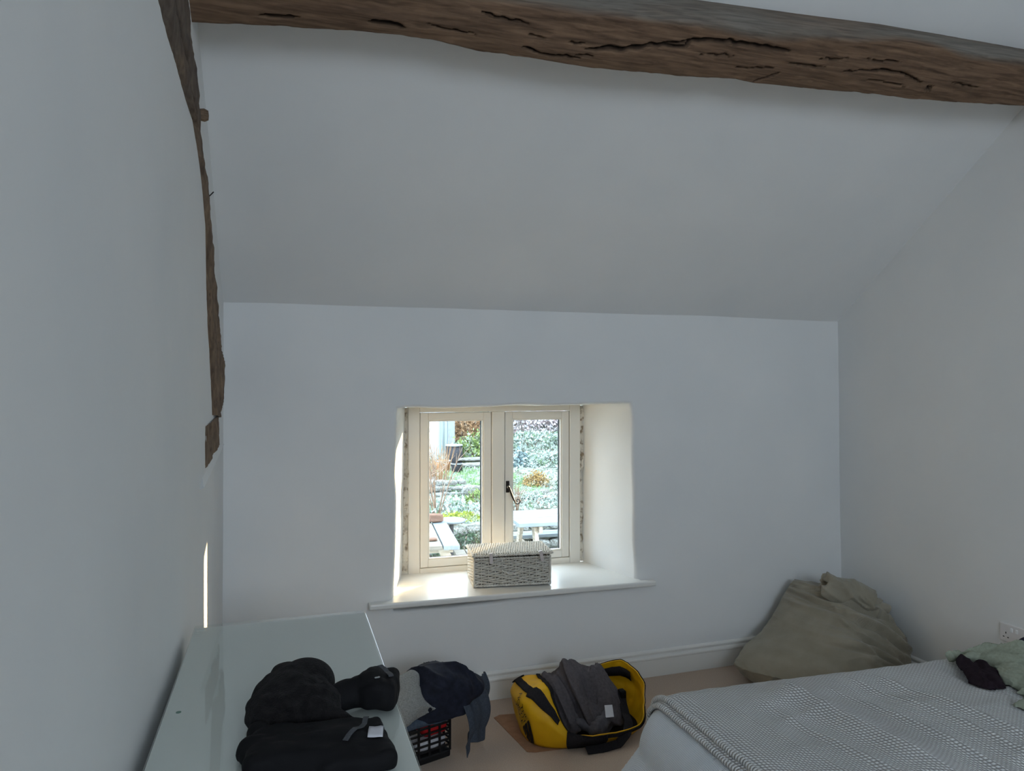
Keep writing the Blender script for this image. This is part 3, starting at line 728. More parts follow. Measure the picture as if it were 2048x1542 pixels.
for (x, y), o, k in lp[::per]: stk.tube([(x, y, 0.004), (x, y, HH-0.006)], 0.0034, 6)
for x, y in ((0.006, 0.006), (HW-0.006, 0.006), (HW-0.006, HD-0.006), (0.006, HD-0.006)): stk.tube([(x, y, 0.0), (x, y, HH)], 0.006, 8)
stk.build('stakes', M['wicker'], ha, smooth=True)
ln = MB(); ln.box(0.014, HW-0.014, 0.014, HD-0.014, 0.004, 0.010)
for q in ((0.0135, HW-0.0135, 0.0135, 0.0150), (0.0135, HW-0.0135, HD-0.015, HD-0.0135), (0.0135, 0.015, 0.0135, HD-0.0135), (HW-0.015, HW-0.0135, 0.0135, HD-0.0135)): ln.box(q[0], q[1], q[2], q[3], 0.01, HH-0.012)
ln.build('shade_sheet', M['wicker_in'], ha)
def rope_loop(name, w, d, ins, z, rad, parent, tw=0.010, amp=0.0016):
    k = MB(); per_ = 2*(w+d-4*ins); n = int(per_/0.006)
    for s in range(2):
        pts = []
        for i in range(n+1):
            t = (i/n)*per_ % per_; W, D = w-2*ins, d-2*ins
            if t < W: p, o = (ins+t, ins), (0, -1)
            elif t < W+D: p, o = (w-ins, ins+t-W), (1, 0)
            elif t < 2*W+D: p, o = (w-ins-(t-W-D), d-ins), (0, 1)
            else: p, o = (ins, d-ins-(t-2*W-D)), (-1, 0)
            a = 2*math.pi*t/(tw*3)+math.pi*s; pts.append((p[0]+o[0]*amp*2*math.cos(a), p[1]+o[1]*amp*2*math.cos(a), z+amp*2*math.sin(a)))
        k.tube(pts, rad, 6, cap=False)
    return k.build(name, M['wicker'], parent, smooth=True)
rope_loop('base_braid', HW, HD, 0.005, 0.008, 0.0048, ha); rope_loop('top_braid', HW, HD, 0.005, HH-0.008, 0.0042, ha)
lid = empty('lid', (-0.006, HD+0.004, HH-0.003), 0, ha); lid.rotation_euler = (R(-0.7), R(-0.5), 0)
LW, LD = HW+0.014, HD+0.012
lw = MB(); nr_ = 66; ns_ = 9
for rI in range(nr_):
    x = 0.008+(LW-0.016)*rI/(nr_-1); pts = []
    for i in range(ns_*3+1):
        y = -0.006-(LD-0.012)*i/(ns_*3); pts.append((x, y, 0.013+0.0052*math.cos(math.pi*i/3+math.pi*(rI % 2))+0.0005*random.uniform(-1, 1)))
    lw.tube(pts, 0.0030, 6, cap=False)
tag(lw.build('woven_lid', M['wicker'], lid, smooth=True), kind='stuff')
ls = MB()
for i in range(ns_+1): y = -0.006-(LD-0.012)*i/ns_; ls.tube([(0.004, y, 0.013), (LW-0.004, y, 0.013)], 0.0034, 6)
ls.build('lid_stakes', M['wicker'], lid, smooth=True)
rl = rope_loop('lid_braid', LW, LD, 0.004, 0.010, 0.0050, lid); rl.location = (0, -LD, 0)
MB().box(0.012, LW-0.012, -LD+0.012, -0.012, 0.003, 0.007).build('lid_shade_sheet', M['wicker_in'], lid)
def strap_tab(x, tilt):
    prof = [(-0.009, 0.0), (0.009, 0.0), (0.0095, -0.040)]+[(0.0095*math.cos(t), -0.042-0.0095*math.sin(t)) for t in np.linspace(0.2, math.pi-0.2, 7)]+[(-0.0095, -0.040)]
    k = MB(); k.prism([(a, b) for a, b in prof], -0.0016, 0.0016, 1)
    k.box(-0.009, 0.009, -0.0016, 0.020, 0.0, 0.003)
    k.build('strap', M['strap_leather'], lid, loc=(x, -LD-0.005, 0.020), rot=(R(-6), R(tilt), 0))
    MB().box(-0.012, 0.012, -0.004, 0.002, -0.006, 0.004, 0.001).build('strap_loop', M['wicker'], lid, loc=(x, -LD-0.003, 0.014))
strap_tab(0.100, 0); strap_tab(0.368, -12)
k = MB()
for s in (0, 1):
    k.tube([(0.150+0.118*t, -0.006-0.008*math.sin(math.pi*t)+0.003*math.cos(12*t+math.pi*s), 0.092-0.024*math.sin(math.pi*t)+0.003*math.sin(12*t+math.pi*s)) for t in np.linspace(0, 1, 24)], 0.0034, 6)
k.build('rope_handle', M['wicker'], ha, smooth=True)

# ------------------------------------------------------------------ double socket on the right wall
so = empty('wall_socket', (XR-0.0055, 2.551, 0.453)); so.rotation_euler = (0, 0, R(-90)); tag(so, 'white double switched power socket low on the right wall', 'socket')
pm = mat('white_plastic', srgb(226, 222, 220), rough=0.3, spec=0.5); pd_ = mat('socket_hole', srgb(20, 20, 20), rough=0.7); pg = mat('switch_grey', srgb(244, 244, 244), rough=0.25, spec=0.5)
MB().box(-0.073, 0.073, -0.0090, 0.002, -0.043, 0.043, 0.003).build('face_plate', pm, so)
for cx in (-0.042, 0.042):
    for dx, dz, w, hh in ((0, 0.004, 0.0042, 0.009), (-0.011, -0.016, 0.008, 0.0042), (0.011, -0.016, 0.008, 0.0042)): MB().box(cx+dx-w/2, cx+dx+w/2, -0.0094, -0.0085, dz-hh/2-0.004, dz+hh/2-0.004).build('pin_hole', pd_, so)
for cx in (-0.013, 0.013): MB().box(cx-0.006, cx+0.006, -0.0125, -0.008, 0.010, 0.030, 0.002).build('rocker_switch', pg, so)
# ------------------------------------------------------------------ bed
def uv_from(o, uv):
    l = o.data.uv_layers.new(name='cloth'); idx = np.empty(len(o.data.loops), int); o.data.loops.foreach_get('vertex_index', idx)
    l.data.foreach_set('uv', np.asarray(uv, float)[idx].ravel())
def math_n(nt, op, a, b=None):
    n = N(nt, 'ShaderNodeMath', operation=op)
    for k, x in enumerate((a, b)):
        if x is None: continue
        if isinstance(x, (int, float)): n.inputs[k].default_value = x
        else: nt.links.new(x, n.inputs[k])
    return n.outputs[0]
def stitch_mat(name, c_hi, c_lo, p, q, slant, bump, waffle=False):
    m, nt, b = nodes(name); b.inputs['Roughness'].default_value = 0.9; b.inputs['Specular IOR Level'].default_value = 0.1; b.inputs['Sheen Weight'].default_value = 0.15
    uvn = N(nt, 'ShaderNodeUVMap', uv_map='cloth'); sp = N(nt, 'ShaderNodeSeparateXYZ'); nt.links.new(uvn.outputs[0], sp.inputs[0])
    u = math_n(nt, 'DIVIDE', sp.outputs[0], p); v = math_n(nt, 'DIVIDE', sp.outputs[1], q); fu = math_n(nt, 'FRACT', u)
    if waffle:
        su = math_n(nt, 'ABSOLUTE', math_n(nt, 'SINE', math_n(nt, 'MULTIPLY', u, math.pi))); sv = math_n(nt, 'ABSOLUTE', math_n(nt, 'SINE', math_n(nt, 'MULTIPLY', v, math.pi)))
        h = math_n(nt, 'SUBTRACT', 1.0, math_n(nt, 'MINIMUM', su, sv)); h = math_n(nt, 'POWER', h, 1.5)
    else:
        row = math_n(nt, 'FLOOR', u); off_ = math_n(nt, 'MULTIPLY', math_n(nt, 'MODULO', row, 2.0), 0.5)
        v2 = math_n(nt, 'ADD', math_n(nt, 'ADD', v, off_), math_n(nt, 'MULTIPLY', fu, slant)); fv = math_n(nt, 'FRACT', v2)
        su = math_n(nt, 'SINE', math_n(nt, 'MULTIPLY', fu, math.pi)); sv = math_n(nt, 'SINE', math_n(nt, 'MULTIPLY', fv, math.pi))
        h = math_n(nt, 'POWER', math_n(nt, 'MULTIPLY', su, sv), 1.2)
    ns = N(nt, 'ShaderNodeTexNoise', _Scale=5.0); nt.links.new(coords(nt), ns.inputs['Vector'])
    h2 = math_n(nt, 'ADD', h, math_n(nt, 'MULTIPLY', math_n(nt, 'SUBTRACT', ns.outputs['Fac'], 0.5), 0.25))
    nt.links.new(ramp(nt, h2, [(0.05, c_lo), (0.85, c_hi)]), b.inputs['Base Color'])
    bp = N(nt, 'ShaderNodeBump', _Strength=0.9, _Distance=bump); nt.links.new(h, bp.inputs['Height']); nt.links.new(bp.outputs['Normal'], b.inputs['Normal'])
    return m
M['duvet'] = stitch_mat('white_waffle_cotton', srgb(236, 240, 244), srgb(206, 212, 218), 0.0055, 0.0055, 0, 0.0015, waffle=True)
M['throw'] = stitch_mat('grey_knit', srgb(240, 241, 241), srgb(152, 150, 148), 0.0088, 0.0125, 0.5, 0.003)
M['throw_edge'] = stitch_mat('grey_knit_hem', srgb(222, 222, 221), srgb(140, 138, 136), 0.03, 0.011, 0.4, 0.003)
M['divan'] = mat('grey_divan_fabric', srgb(132, 132, 136), srgb(146, 146, 150), 200, rough=0.9, spec=0.1)
BX0, BX1, BY0, BY1, BZ = 1.25, 3.27, 0.70, 2.12, 0.600
bed = empty('bed', (2.27, 1.40, 0)); tag(bed, 'double bed in the right foreground beneath the grey knitted throw', 'bed')
MB().box(-1.0, 1.0, -0.69, 0.69, 0.06, 0.30, 0.015).build('divan_base', M['divan'], bed)
MB().box(-1.0, 1.0, -0.69, 0.69, 0.302, 0.545, 0.05).build('mattress', M['label_white'], bed, smooth=True)
for x in (-0.93, 0.93):
    for y in (-0.62, 0.62): MB().lathe([(0, 0), (0.022, 0), (0.028, 0.06), (0, 0.06)], n=14).build('foot', M['iron'], bed, loc=(x, y, 0.0))
def over_bed(u, v, z, lift, r=0.17, flare=0.42, fold=1.0, seed=95):
    """cloth point u,v (metres, bed coordinates) draped over the mattress edge"""
    cx = np.clip(u, BX0+0.03, BX1); cy = np.clip(v, BY0+0.02, BY1-0.03)
    e = np.stack([u-cx, v-cy], -1); L = np.linalg.norm(e, axis=-1); d = e/np.maximum(L, 1e-9)[..., None]
    arc = r*math.pi/2; a = np.clip(L/r, 0, math.pi/2); over = np.maximum(0, L-arc)
    hor = r*np.sin(a)+over*flare; zz = z-r*(1-np.cos(a))-over*math.sqrt(1-flare**2)
    th = np.arctan2(d[..., 1], d[..., 0])
    s = cx*1.0-cy*1.0+th*0.20                              # runs along the edge
    q = np.stack([s.ravel(), over.ravel()*0.35, np.zeros(s.size)], 1)
    wav = (ridged(q, (9, 1.5, 1), seed, 2)).reshape(s.shape)
    hor = hor+fold*wav*np.minimum(0.040, 0.003*(L > 0.02)+over*0.16)
    zz = zz-0.020*np.clip((u-1.3)/1.0, 0, 1)               # the mattress dips towards the head
    x = cx+d[..., 0]*(hor+lift*np.sin(a)); y = cy+d[..., 1]*(hor+lift*np.sin(a)); zz = zz+lift*np.cos(a)
    return np.stack([x, y, zz], -1)
def bumps(u, v):
    q = np.stack([u.ravel(), v.ravel(), np.zeros(u.size)], 1)
    b = 0.016*fbm(q, (1.6, 2.6, 1), 91, 2)+0.010*ridged(q, (2.2, 5.0, 1), 93, 2)
    return b.reshape(u.shape)
us = np.linspace(0.72, BX1-0.01, 230); vv = np.linspace(BY0-0.1, BY1+0.34, 170)
U, W = np.meshgrid(us, vv, indexing='ij')
D = over_bed(U, W, BZ, 0.0); inside = np.clip((U-BX0)*4+0.1, 0, 1)*np.clip((BY1-W)*8, 0, 1)
D[..., 2] += bumps(U, W)*inside
edge_gather = np.clip(1-np.abs(U-(BX0-0.14))/0.12, 0, 1)*np.clip((BY1-0.10-W)*5, 0, 1)
D[..., 2] += edge_gather*0.014*ridged(np.stack([U.ravel()*0.4, W.ravel()+U.ravel()*0.5, 0*U.ravel()], 1), (2, 9, 1), 97, 2).reshape(U.shape)
duv = mobj('duvet', D.reshape(-1, 3), grid_faces(len(us), len(vv)), M['duvet']); uv_from(duv, np.c_[U.ravel(), W.ravel()])
q = duv.modifiers.new('t', 'SOLIDIFY'); q.thickness = 0.02; q.offset = -1
tag(duv, 'white waffle-weave duvet hanging over the foot of the bed', 'duvet')
def throw_surface(us, vv, lift):
    U, W = np.meshgrid(us, vv, indexing='ij'); D = over_bed(U, W, BZ, lift)
    inside = np.clip((U-BX0)*4+0.1, 0, 1)*np.clip((BY1-W)*8, 0, 1); D[..., 2] += bumps(U, W)*inside
    q = np.stack([U.ravel(), W.ravel(), 0*U.ravel()], 1)
    wr = np.clip(ridged(np.stack([(U+0.10*W).ravel(), W.ravel()*0.28, 0*U.ravel()], 1), (4.2, 2.0, 1), 103, 2)-0.25, 0, 2).reshape(U.shape)
    D[..., 2] += 0.034*wr*inside*np.clip((U-1.30)*5, 0, 1)
    D[..., 2] += np.clip((U-1.9)*0.10, 0, 0.0)
    return U, W, D
tus = np.linspace(1.185, 2.75, 240); tvv = np.linspace(BY0+0.02, BY1+0.30, 190)
U, W, D = throw_surface(tus, tvv, 0.012)
thr = mobj('knitted_throw', D.reshape(-1, 3), grid_faces(len(tus), len(tvv)), M['throw']); uv_from(thr, np.c_[U.ravel(), W.ravel()])
q = thr.modifiers.new('t', 'SOLIDIFY'); q.thickness = 0.010; q.offset = 0
tag(thr, 'light grey chunky knitted throw spread over the bed', 'throw')
# doubled hem along the foot edge
for k, (du, lf, rad) in enumerate(((0.000, 0.012, 0.0085), (0.026, 0.022, 0.0105))):
    _, _, D2 = throw_surface(np.array([1.186+du]), np.linspace(BY0+0.02, BY1+0.30, 190), lf)
    hb = MB(); hb.tube([tuple(p) for p in D2[0]], rad, 8); hm = hb.build('rolled_hem', M['throw_edge'], thr, smooth=True)
    uv_from(hm, np.c_[np.full(len(hm.data.vertices), 0.015), np.array([v.co.y for v in hm.data.vertices])])
def bed_top(x, y):
    u = np.atleast_1d(np.asarray(x, float)); w = np.atleast_1d(np.asarray(y, float)); ins = np.clip((u-BX0)*4+0.1, 0, 1)*np.clip((BY1-w)*8, 0, 1)
    wr = np.clip(ridged(np.stack([u+0.10*w, w*0.28, 0*u], 1), (4.2, 2.0, 1), 103, 2)-0.25, 0, 2)
    return BZ+0.019-0.020*np.clip((u-1.3)/1.0, 0, 1)+bumps(u, w)*ins+0.034*wr*ins

# clothes left on the bed
M['sage'] = mat('sage_green_jersey', srgb(140, 146, 130), srgb(156, 162, 146), 90, rough=0.9, bump=0.3, bscale=300, spec=0.1)
M['plum'] = mat('dark_plum_cotton', srgb(34, 26, 32), srgb(46, 36, 42), 60, rough=0.9, spec=0.08)
M['navy'] = mat('navy_cotton', srgb(30, 30, 48), srgb(40, 40, 58), 60, rough=0.9, spec=0.08)
def pl_body(p):
    b = bed_top(p[:, 0], p[:, 1]); d = smin(sd_cap(p, (2.380, 2.050, 0.618), (2.275, 1.855, 0.606), 0.028, 0.026), sd_cap(p, (2.425, 2.005, 0.618), (2.325, 1.865, 0.606), 0.034, 0.030), 0.02)
    d = d-0.012*creases(np.stack([p[:, 0]-0.5*p[:, 1], p[:, 1]+0.5*p[:, 0]], 1), 15, 111, 0.2, 0.25)-0.004*creases(np.stack([p[:, 0]-0.4*p[:, 1], p[:, 1]], 1), 30, 113)
    return np.maximum(d, b+0.002-p[:, 2])
v, f = surface_nets(pl_body, (2.20, 1.76, 0.56), (2.52, 2.12, 0.72), 0.004, 1)
tag(mobj('plum_shirt', v, f, M['plum']), 'dark plum crumpled top tucked under the sage green shirt on the bed', 'shirt')
def green(p):
    b = bed_top(p[:, 0], p[:, 1])
    d = smin(sd_cap(p, (2.385, 2.085, 0.620), (2.52, 2.075, 0.626), 0.013, 0.026), sd_ell(p, (2.57, 1.985, 0.606), (0.12, 0.13, 0.064)), 0.03)
    d = smin(d, sd_ell(p, (2.455, 1.85, 0.612), (0.105, 0.12, 0.056)), 0.025); d = smin(d, sd_cap(p, (2.36, 1.78, 0.606), (2.245, 1.70, 0.600), 0.036, 0.022), 0.025)
    d = smin(d, sd_ell(p, (2.58, 1.76, 0.615), (0.16, 0.17, 0.060)), 0.03); d = smin(d, sd_cap(p, (2.245, 1.70, 0.600), (2.27, 1.58, 0.600), 0.022, 0.022), 0.03)
    q = np.stack([p[:, 0], p[:, 1]], 1)
    d = d-0.020*creases(q, 10, 121, 0.9, 0.28)-0.007*creases(q+p[:, 2:3], 22, 125, -0.3, 0.35)
    return np.maximum(np.maximum(d, b+0.002-p[:, 2]), -(pl_body(p)-0.003))
v, f = surface_nets(green, (2.16, 1.52, 0.56), (2.84, 2.16, 0.74), 0.0045, 1)
tag(mobj('green_shirt', v, f, M['sage']), 'crumpled sage green shirt lying on the throw at the right edge', 'shirt')
def navy(p):
    b = bed_top(p[:, 0], p[:, 1]); d = smin(sd_ell(p, (2.72, 2.02, 0.630), (0.080, 0.075, 0.060)), sd_ell(p, (2.80, 1.99, 0.63), (0.09, 0.09, 0.05)), 0.03)-0.010*creases(p[:, :2], 13, 131, 0.5)
    return np.maximum(np.maximum(d, b+0.002-p[:, 2]), -(green(p)-0.003))
v, f = surface_nets(navy, (2.58, 1.86, 0.56), (2.96, 2.12, 0.78), 0.0055)
tag(mobj('navy_garment', v, f, M['navy']), 'small navy garment heaped beyond the green shirt near the socket', 'clothing')

# ------------------------------------------------------------------ bean bag in the corner
M['beanbag'] = mat('olive_grey_cord', srgb(142, 136, 120), srgb(160, 153, 137), 7, rough=0.9, bump=0.5, bscale=90, bdist=0.003, spec=0.1, sheen=0.25)
bb = empty('bean_bag', (2.85, 3.28, 0)); tag(bb, 'large olive grey bean bag slumped in the corner beside the bed', 'bean bag'); BO = np.array((2.85, 3.28, 0))
lev = [(0.000, 2.46, 3.20, 3.00, 3.50), (0.05, 2.40, 3.25, 2.96, 3.55), (0.11, 2.345, 3.272, 2.95, 3.58), (0.17, 2.44, 3.278, 2.97, 3.59), (0.22, 2.575, 3.278, 3.00, 3.59), (0.28, 2.675, 3.276, 3.05, 3.59), (0.34, 2.735, 3.272, 3.12, 3.59), (0.40, 2.785, 3.268, 3.19, 3.58), (0.45, 2.835, 3.262, 3.25, 3.57), (0.49, 2.875, 3.255, 3.31, 3.55)]
nA = 280; L_ = np.array(lev); ts = np.linspace(0, 1, 150); zl_ = np.interp(ts, np.linspace(0, 1, len(lev)), L_[:, 0])
V = []
for z in zl_:
    x0, x1, y0, y1 = [np.interp(z, L_[:, 0], L_[:, k]) for k in (1, 2, 3, 4)]
    for k in range(nA):
        t = 2*math.pi*k/nA; c, s = math.cos(t), math.sin(t); n_ = 2.6
        x = (x0+x1)/2+(x1-x0)/2*math.copysign(abs(c)**(2/n_), c)
        w = 1.0 if c > 0 else 1-0.62*abs(c)**1.5*np.clip(1-abs(z-0.11)/0.16, 0, 1)      # the left end draws in to a corner
        ym = (y0+y1)/2+(0.12*max(0, -c)**2); y = ym+(y1-y0)/2*w*math.copysign(abs(s)**(2/n_), s)
        zz = z*(1-0.20*np.clip((x-2.85)/0.42, 0, 1)*np.clip(z/0.45, 0, 1)**2)
        V.append((x, min(y, 3.60), zz))
V = np.array(V); F = []
for i in range(len(zl_)-1):
    for k in range(nA): a = i*nA+k; b = i*nA+(k+1) % nA; F.append((a, b, b+nA, a+nA))
top_c = len(V); V = np.vstack([V, V[-nA:].mean(0)+np.array((0, 0, 0.02))]); bot_c = len(V); V = np.vstack([V, V[:nA].mean(0)])
for k in range(nA): F.append((top_c, (len(zl_)-1)*nA+k, (len(zl_)-1)*nA+(k+1) % nA)); F.append((bot_c, (k+1) % nA, k))
nn_ = vnormals(V, F)
if (nn_[:, 2]*(V[:, 2] > 0.4)).sum() < 0: nn_ = -nn_
# wrinkles fan out from the right end and run across below the fold
fx, fz = V[:, 0]-3.34, V[:, 2]-0.02; ang = np.arctan2(fz, -fx); rad_ = np.hypot(fx, fz)
w1 = creases(np.stack([ang*0.42, rad_*0.5+0.2*V[:, 1]], 1), 17, 141, 0.0, 0.30)*np.exp(-((rad_-0.30)/0.30)**2)
w2 = creases(np.stack([V[:, 2]+0.22*V[:, 0], V[:, 0]*0.7], 1), 15, 143, 0.0, 0.22)*np.clip((V[:, 2]-0.24)*5, 0, 1)
w3 = fbm(V, 3.2, 147, 2); w4 = creases(np.stack([V[:, 0]+0.1*V[:, 2], V[:, 2]*0.5], 1), 26, 149, 0.0, 0.25)*np.clip(1-np.abs(V[:, 2]-0.09)/0.07, 0, 1)*np.clip((2.8-V[:, 0])*3, 0, 1)
mask = np.clip(V[:, 2]*12, 0, 1)*np.clip((3.272-V[:, 0])*14, 0.05, 1)*np.clip((3.585-V[:, 1])*14, 0.05, 1)
V = V+nn_*((0.026*w1+0.024*w2+0.012*w3+0.010*w4)*mask)[:, None]
front = np.clip(0.4-nn_[:, 1], 0, 1)
for dep, pl in ((0.026, [(2.656, .491), (2.82, .471), (3.02, .408), (3.197, .335)]), (0.016, [(2.623, .453), (2.754, .488)]), (0.020, [(2.528, .459), (2.767, .442), (2.931, .385), (3.135, .242)]), (0.018, [(2.826, .32), (2.99, .258), (3.192, .141)]), (0.016, [(2.698, .281), (2.924, .252), (3.107, .151)]), (0.022, [(2.858, .391), (3.057, .312), (3.175, .197)]), (0.012, [(2.76, .36), (2.93, .335), (3.08, .245)])):
    best = np.full(len(V), 9.0); tt = np.zeros(len(V)); nseg = len(pl)-1
    for k, (a, b) in enumerate(zip(pl[:-1], pl[1:])):
        a2 = np.array(a); ab = np.array(b)-a2; q = V[:, [0, 2]]-a2; t = np.clip(q @ ab/(ab @ ab), 0, 1); e = q-t[:, None]*ab; dd = np.hypot(e[:, 0], e[:, 1])*np.sign(e[:, 1]*ab[0]-e[:, 0]*ab[1]+1e-9)
        m = np.abs(dd) < np.abs(best); best = np.where(m, dd, best); tt = np.where(m, (k+t)/nseg, tt)
    best = best+0.006*noise(V, 9, 157); ends = np.clip(np.minimum(tt, 1-tt)*6+0.1, 0, 1)
    V = V+nn_*(front*ends*dep*(0.75*np.exp(-((best-0.022)/0.016)**2)-np.exp(-((best+0.004)/0.009)**2)))[:, None]
V[:, 2] = np.maximum(V[:, 2], 0.001); V[:, 1] = np.minimum(V[:, 1], 3.605); V[:, 0] = np.minimum(V[:, 0], 3.278)
mobj('body', V-BO, F, M['beanbag'], bb)
# rolled-over neck of the bag
def neck(p):
    ax = np.array((0.235, -0.11, -0.085)); ax /= np.linalg.norm(ax); q = p-np.array((2.875, 3.335, 0.520))
    s = q @ ax; q2 = q-np.outer(s, ax); q2[:, 2] *= 0.80; q2[:, 1] *= 0.85
    r = np.hypot(np.hypot(q2[:, 0], q2[:, 1]), q2[:, 2]); th = np.arctan2(q2[:, 2], -q2[:, 1])
    d = np.maximum(r-(0.060-0.04*np.clip(s, 0, 0.3)), np.maximum(-s-0.005, s-0.27))
    d = np.maximum(d, -(np.maximum(r-0.030, s-0.03)))                                   # hollow left end
    flap = sd_box(p, (3.14, 3.32, 0.425), (0.13, 0.13, 0.020), -0.5, 0.018); flap = flap+0.0*s
    tri = smin(sd_cap(p, (3.06, 3.28, 0.415), (3.235, 3.25, 0.372), 0.032, 0.012), sd_cap(p, (3.00, 3.42, 0.49), (3.235, 3.27, 0.375), 0.034, 0.014), 0.09)
    d = smin(d, tri, 0.035)
    cr_ = creases(np.stack([th*0.05+0.25*s, s*0.6], 1), 24, 151, 0.0, 0.35); return np.maximum(d-0.010*cr_-0.004*fbm(p, 16, 153, 2), np.maximum(p[:, 0]-3.276, p[:, 1]-3.60))
v, f = surface_nets(neck, (2.78, 3.08, 0.30), (3.30, 3.56, 0.66), 0.006)
mobj('rolled_neck', v-BO, f, M['beanbag'], bb)
# ------------------------------------------------------------------ yellow duffel bag, open and half unpacked
M['yellow'] = mat('yellow_tarpaulin', srgb(214, 160, 8), srgb(228, 176, 20), 10, rough=0.5, bump=0.25, bscale=120, bdist=0.001, spec=0.35)
M['black_web'] = mat('black_webbing', srgb(34, 32, 34), srgb(46, 43, 45), 160, rough=0.85, spec=0.1)
M['ink'] = mat('black_print', srgb(24, 20, 18), rough=0.6)
M['cardboard'] = mat('brown_cardboard', srgb(150, 112, 86), srgb(166, 128, 100), 30, rough=0.9, spec=0.1)
DC = np.array((1.345, 3.205, 0.0)); DA, DB = 0.312, 0.205
def lerp_ang(phi, tab):
    a = np.array([t[0] for t in tab]); v = np.array([t[1] for t in tab]); p = np.mod(phi, 2*math.pi)
    return np.interp(p, np.r_[a, a[0]+2*math.pi], np.r_[v, v[0]])
Hh = [(0.0, 0.225), (0.5, 0.245), (1.0, 0.215), (1.6, 0.13), (2.2, 0.185), (2.7, 0.235), (3.14, 0.245), (3.6, 0.235), (4.05, 0.165), (4.4, 0.070), (4.9, 0.050), (5.4, 0.060), (5.8, 0.12)]
In = [(0.0, 0.02), (0.6, 0.05), (1.2, 0.06), (2.0, 0.16), (2.6, 0.40), (3.14, 0.46), (3.7, 0.42), (4.2, 0.16), (4.7, -0.04), (5.4, -0.02), (5.9, 0.0)]
def bag_pt(phi, t, lift=0.0):
    """phi round the bag (0 = right end, pi = left end), t = 0 floor .. 1 rim"""
    phi = np.asarray(phi, float); t = np.asarray(t, float); c, s = np.cos(phi), np.sin(phi); n_ = 2.7
    h = lerp_ang(phi, Hh); inn = lerp_ang(phi, In)
    tb = np.clip(t, 0, 1)
    up = np.sin(np.clip(tb, 0, 1)*math.pi/2*1.08)/math.sin(math.pi/2*1.08)
    up = np.where(inn > 0.1, up, tb*0.5+0.5*up)
    k = 0.90+0.12*np.sin(np.clip(tb*1.5, 0, 1)*math.pi*0.62)-inn*np.clip((tb-0.45)/0.55, 0, 1)**1.5
    x = DA*k*np.sign(c)*np.abs(c)**(2/n_); y = DB*k*np.sign(s)*np.abs(s)**(2/n_)
    p = np.stack([x, y, 0.003+h*up], -1)
    return p
def bag_surf(phi, t, lift=0.0):
    p = bag_pt(phi, t); e = 1e-3
    a = bag_pt(phi+e, t)-bag_pt(phi-e, t); b = bag_pt(phi, np.minimum(t+e, 1))-bag_pt(phi, np.maximum(t-e, 0)); n = np.cross(a, b)
    n = n/np.maximum(1e-9, np.linalg.norm(n, axis=-1, keepdims=True))
    w = p+DC; cr_ = 0.007*ridged(w.reshape(-1, 3), (7, 9, 9), 161, 2)+0.004*fbm(w.reshape(-1, 3), 9, 163, 2)
    cr_ = cr_.reshape(p.shape[:-1])*np.clip(t*4, 0, 1)
    q = p+n*(cr_+lift)[..., None]; q[..., 2] = np.maximum(q[..., 2], 0.002+max(0, lift)*0.5); return q
bagE = empty('duffel_bag', tuple(DC)); tag(bagE, 'open yellow duffel bag with black straps on the carpet below the window', 'bag')
nph, nt_ = 150, 30; PH, TT = np.meshgrid(np.linspace(0, 2*math.pi, nph, endpoint=False), np.linspace(0, 1, nt_), indexing='ij')
B = bag_surf(PH, TT); o = mobj('shell', B.reshape(-1, 3), grid_faces(nph, nt_, True), M['yellow'], bagE)
q = o.modifiers.new('t', 'SOLIDIFY'); q.thickness = 0.005; q.offset = -1
bt = bag_pt(np.linspace(0, 2*math.pi, 60, endpoint=False), np.full(60, 0.02)); mobj('bag_floor', bt+np.array((0, 0, 0.006)), [tuple(range(60))], M['black_web'], bagE, smooth=False)
def bag_patch(name, p0, p1, t0, t1, m, lift=0.004, n=40, k=8, slope=0.0, thickness=0.003, w0=None):
    """patch of the shell between two angles and two heights; t may tilt along the patch"""
    a, b = np.meshgrid(np.linspace(p0, p1, n), np.linspace(0, 1, k), indexing='ij'); s = (a-p0)/(p1-p0)
    mid, half = (t0+t1)/2+slope*(s-0.5), (t1-t0)/2*(1 if w0 is None else w0(s))
    tt = np.clip(mid+half*(2*b-1), 0.0, 1.0); S = bag_surf(a, tt, lift)
    o = mobj(name, S.reshape(-1, 3), grid_faces(n, k), m, bagE); q = o.modifiers.new('t', 'SOLIDIFY'); q.thickness = thickness; q.offset = 1; return o
bag_patch('zip_edge', 0, 2*math.pi, 0.945, 1.0, M['black_web'], 0.002, n=150, k=4)
pad = lambda s: 0.55+0.45*((s < 0.16) | (s > 0.55)).astype(float)
bag_patch('grab_strap', 2.50, 4.20, 0.60, 0.80, M['black_web'], 0.005, n=60, k=6, slope=0.10, w0=pad)
bag_patch('corner_patch', 4.36, 4.80, 0.0, 1.0, M['black_web'], 0.004, n=16, k=12)
bag_patch('bottom_panel', 4.80, 5.75, 0.55, 1.0, M['black_web'], 0.004, n=30, k=6)
# inner strap of the raised right end
inn = MB(); pts = []
a = np.linspace(0.15, 1.55, 30); S = bag_surf(a, np.full(30, 0.80), -0.016); S2 = bag_surf(a, np.full(30, 0.56), -0.018)
v = np.concatenate([S, S2]); o = mobj('inner_strap', v, [(i, i+1, 31+i, 30+i) for i in range(29)], M['black_web'], bagE); q = o.modifiers.new('t', 'SOLIDIFY'); q.thickness = 0.003; q.offset = 0
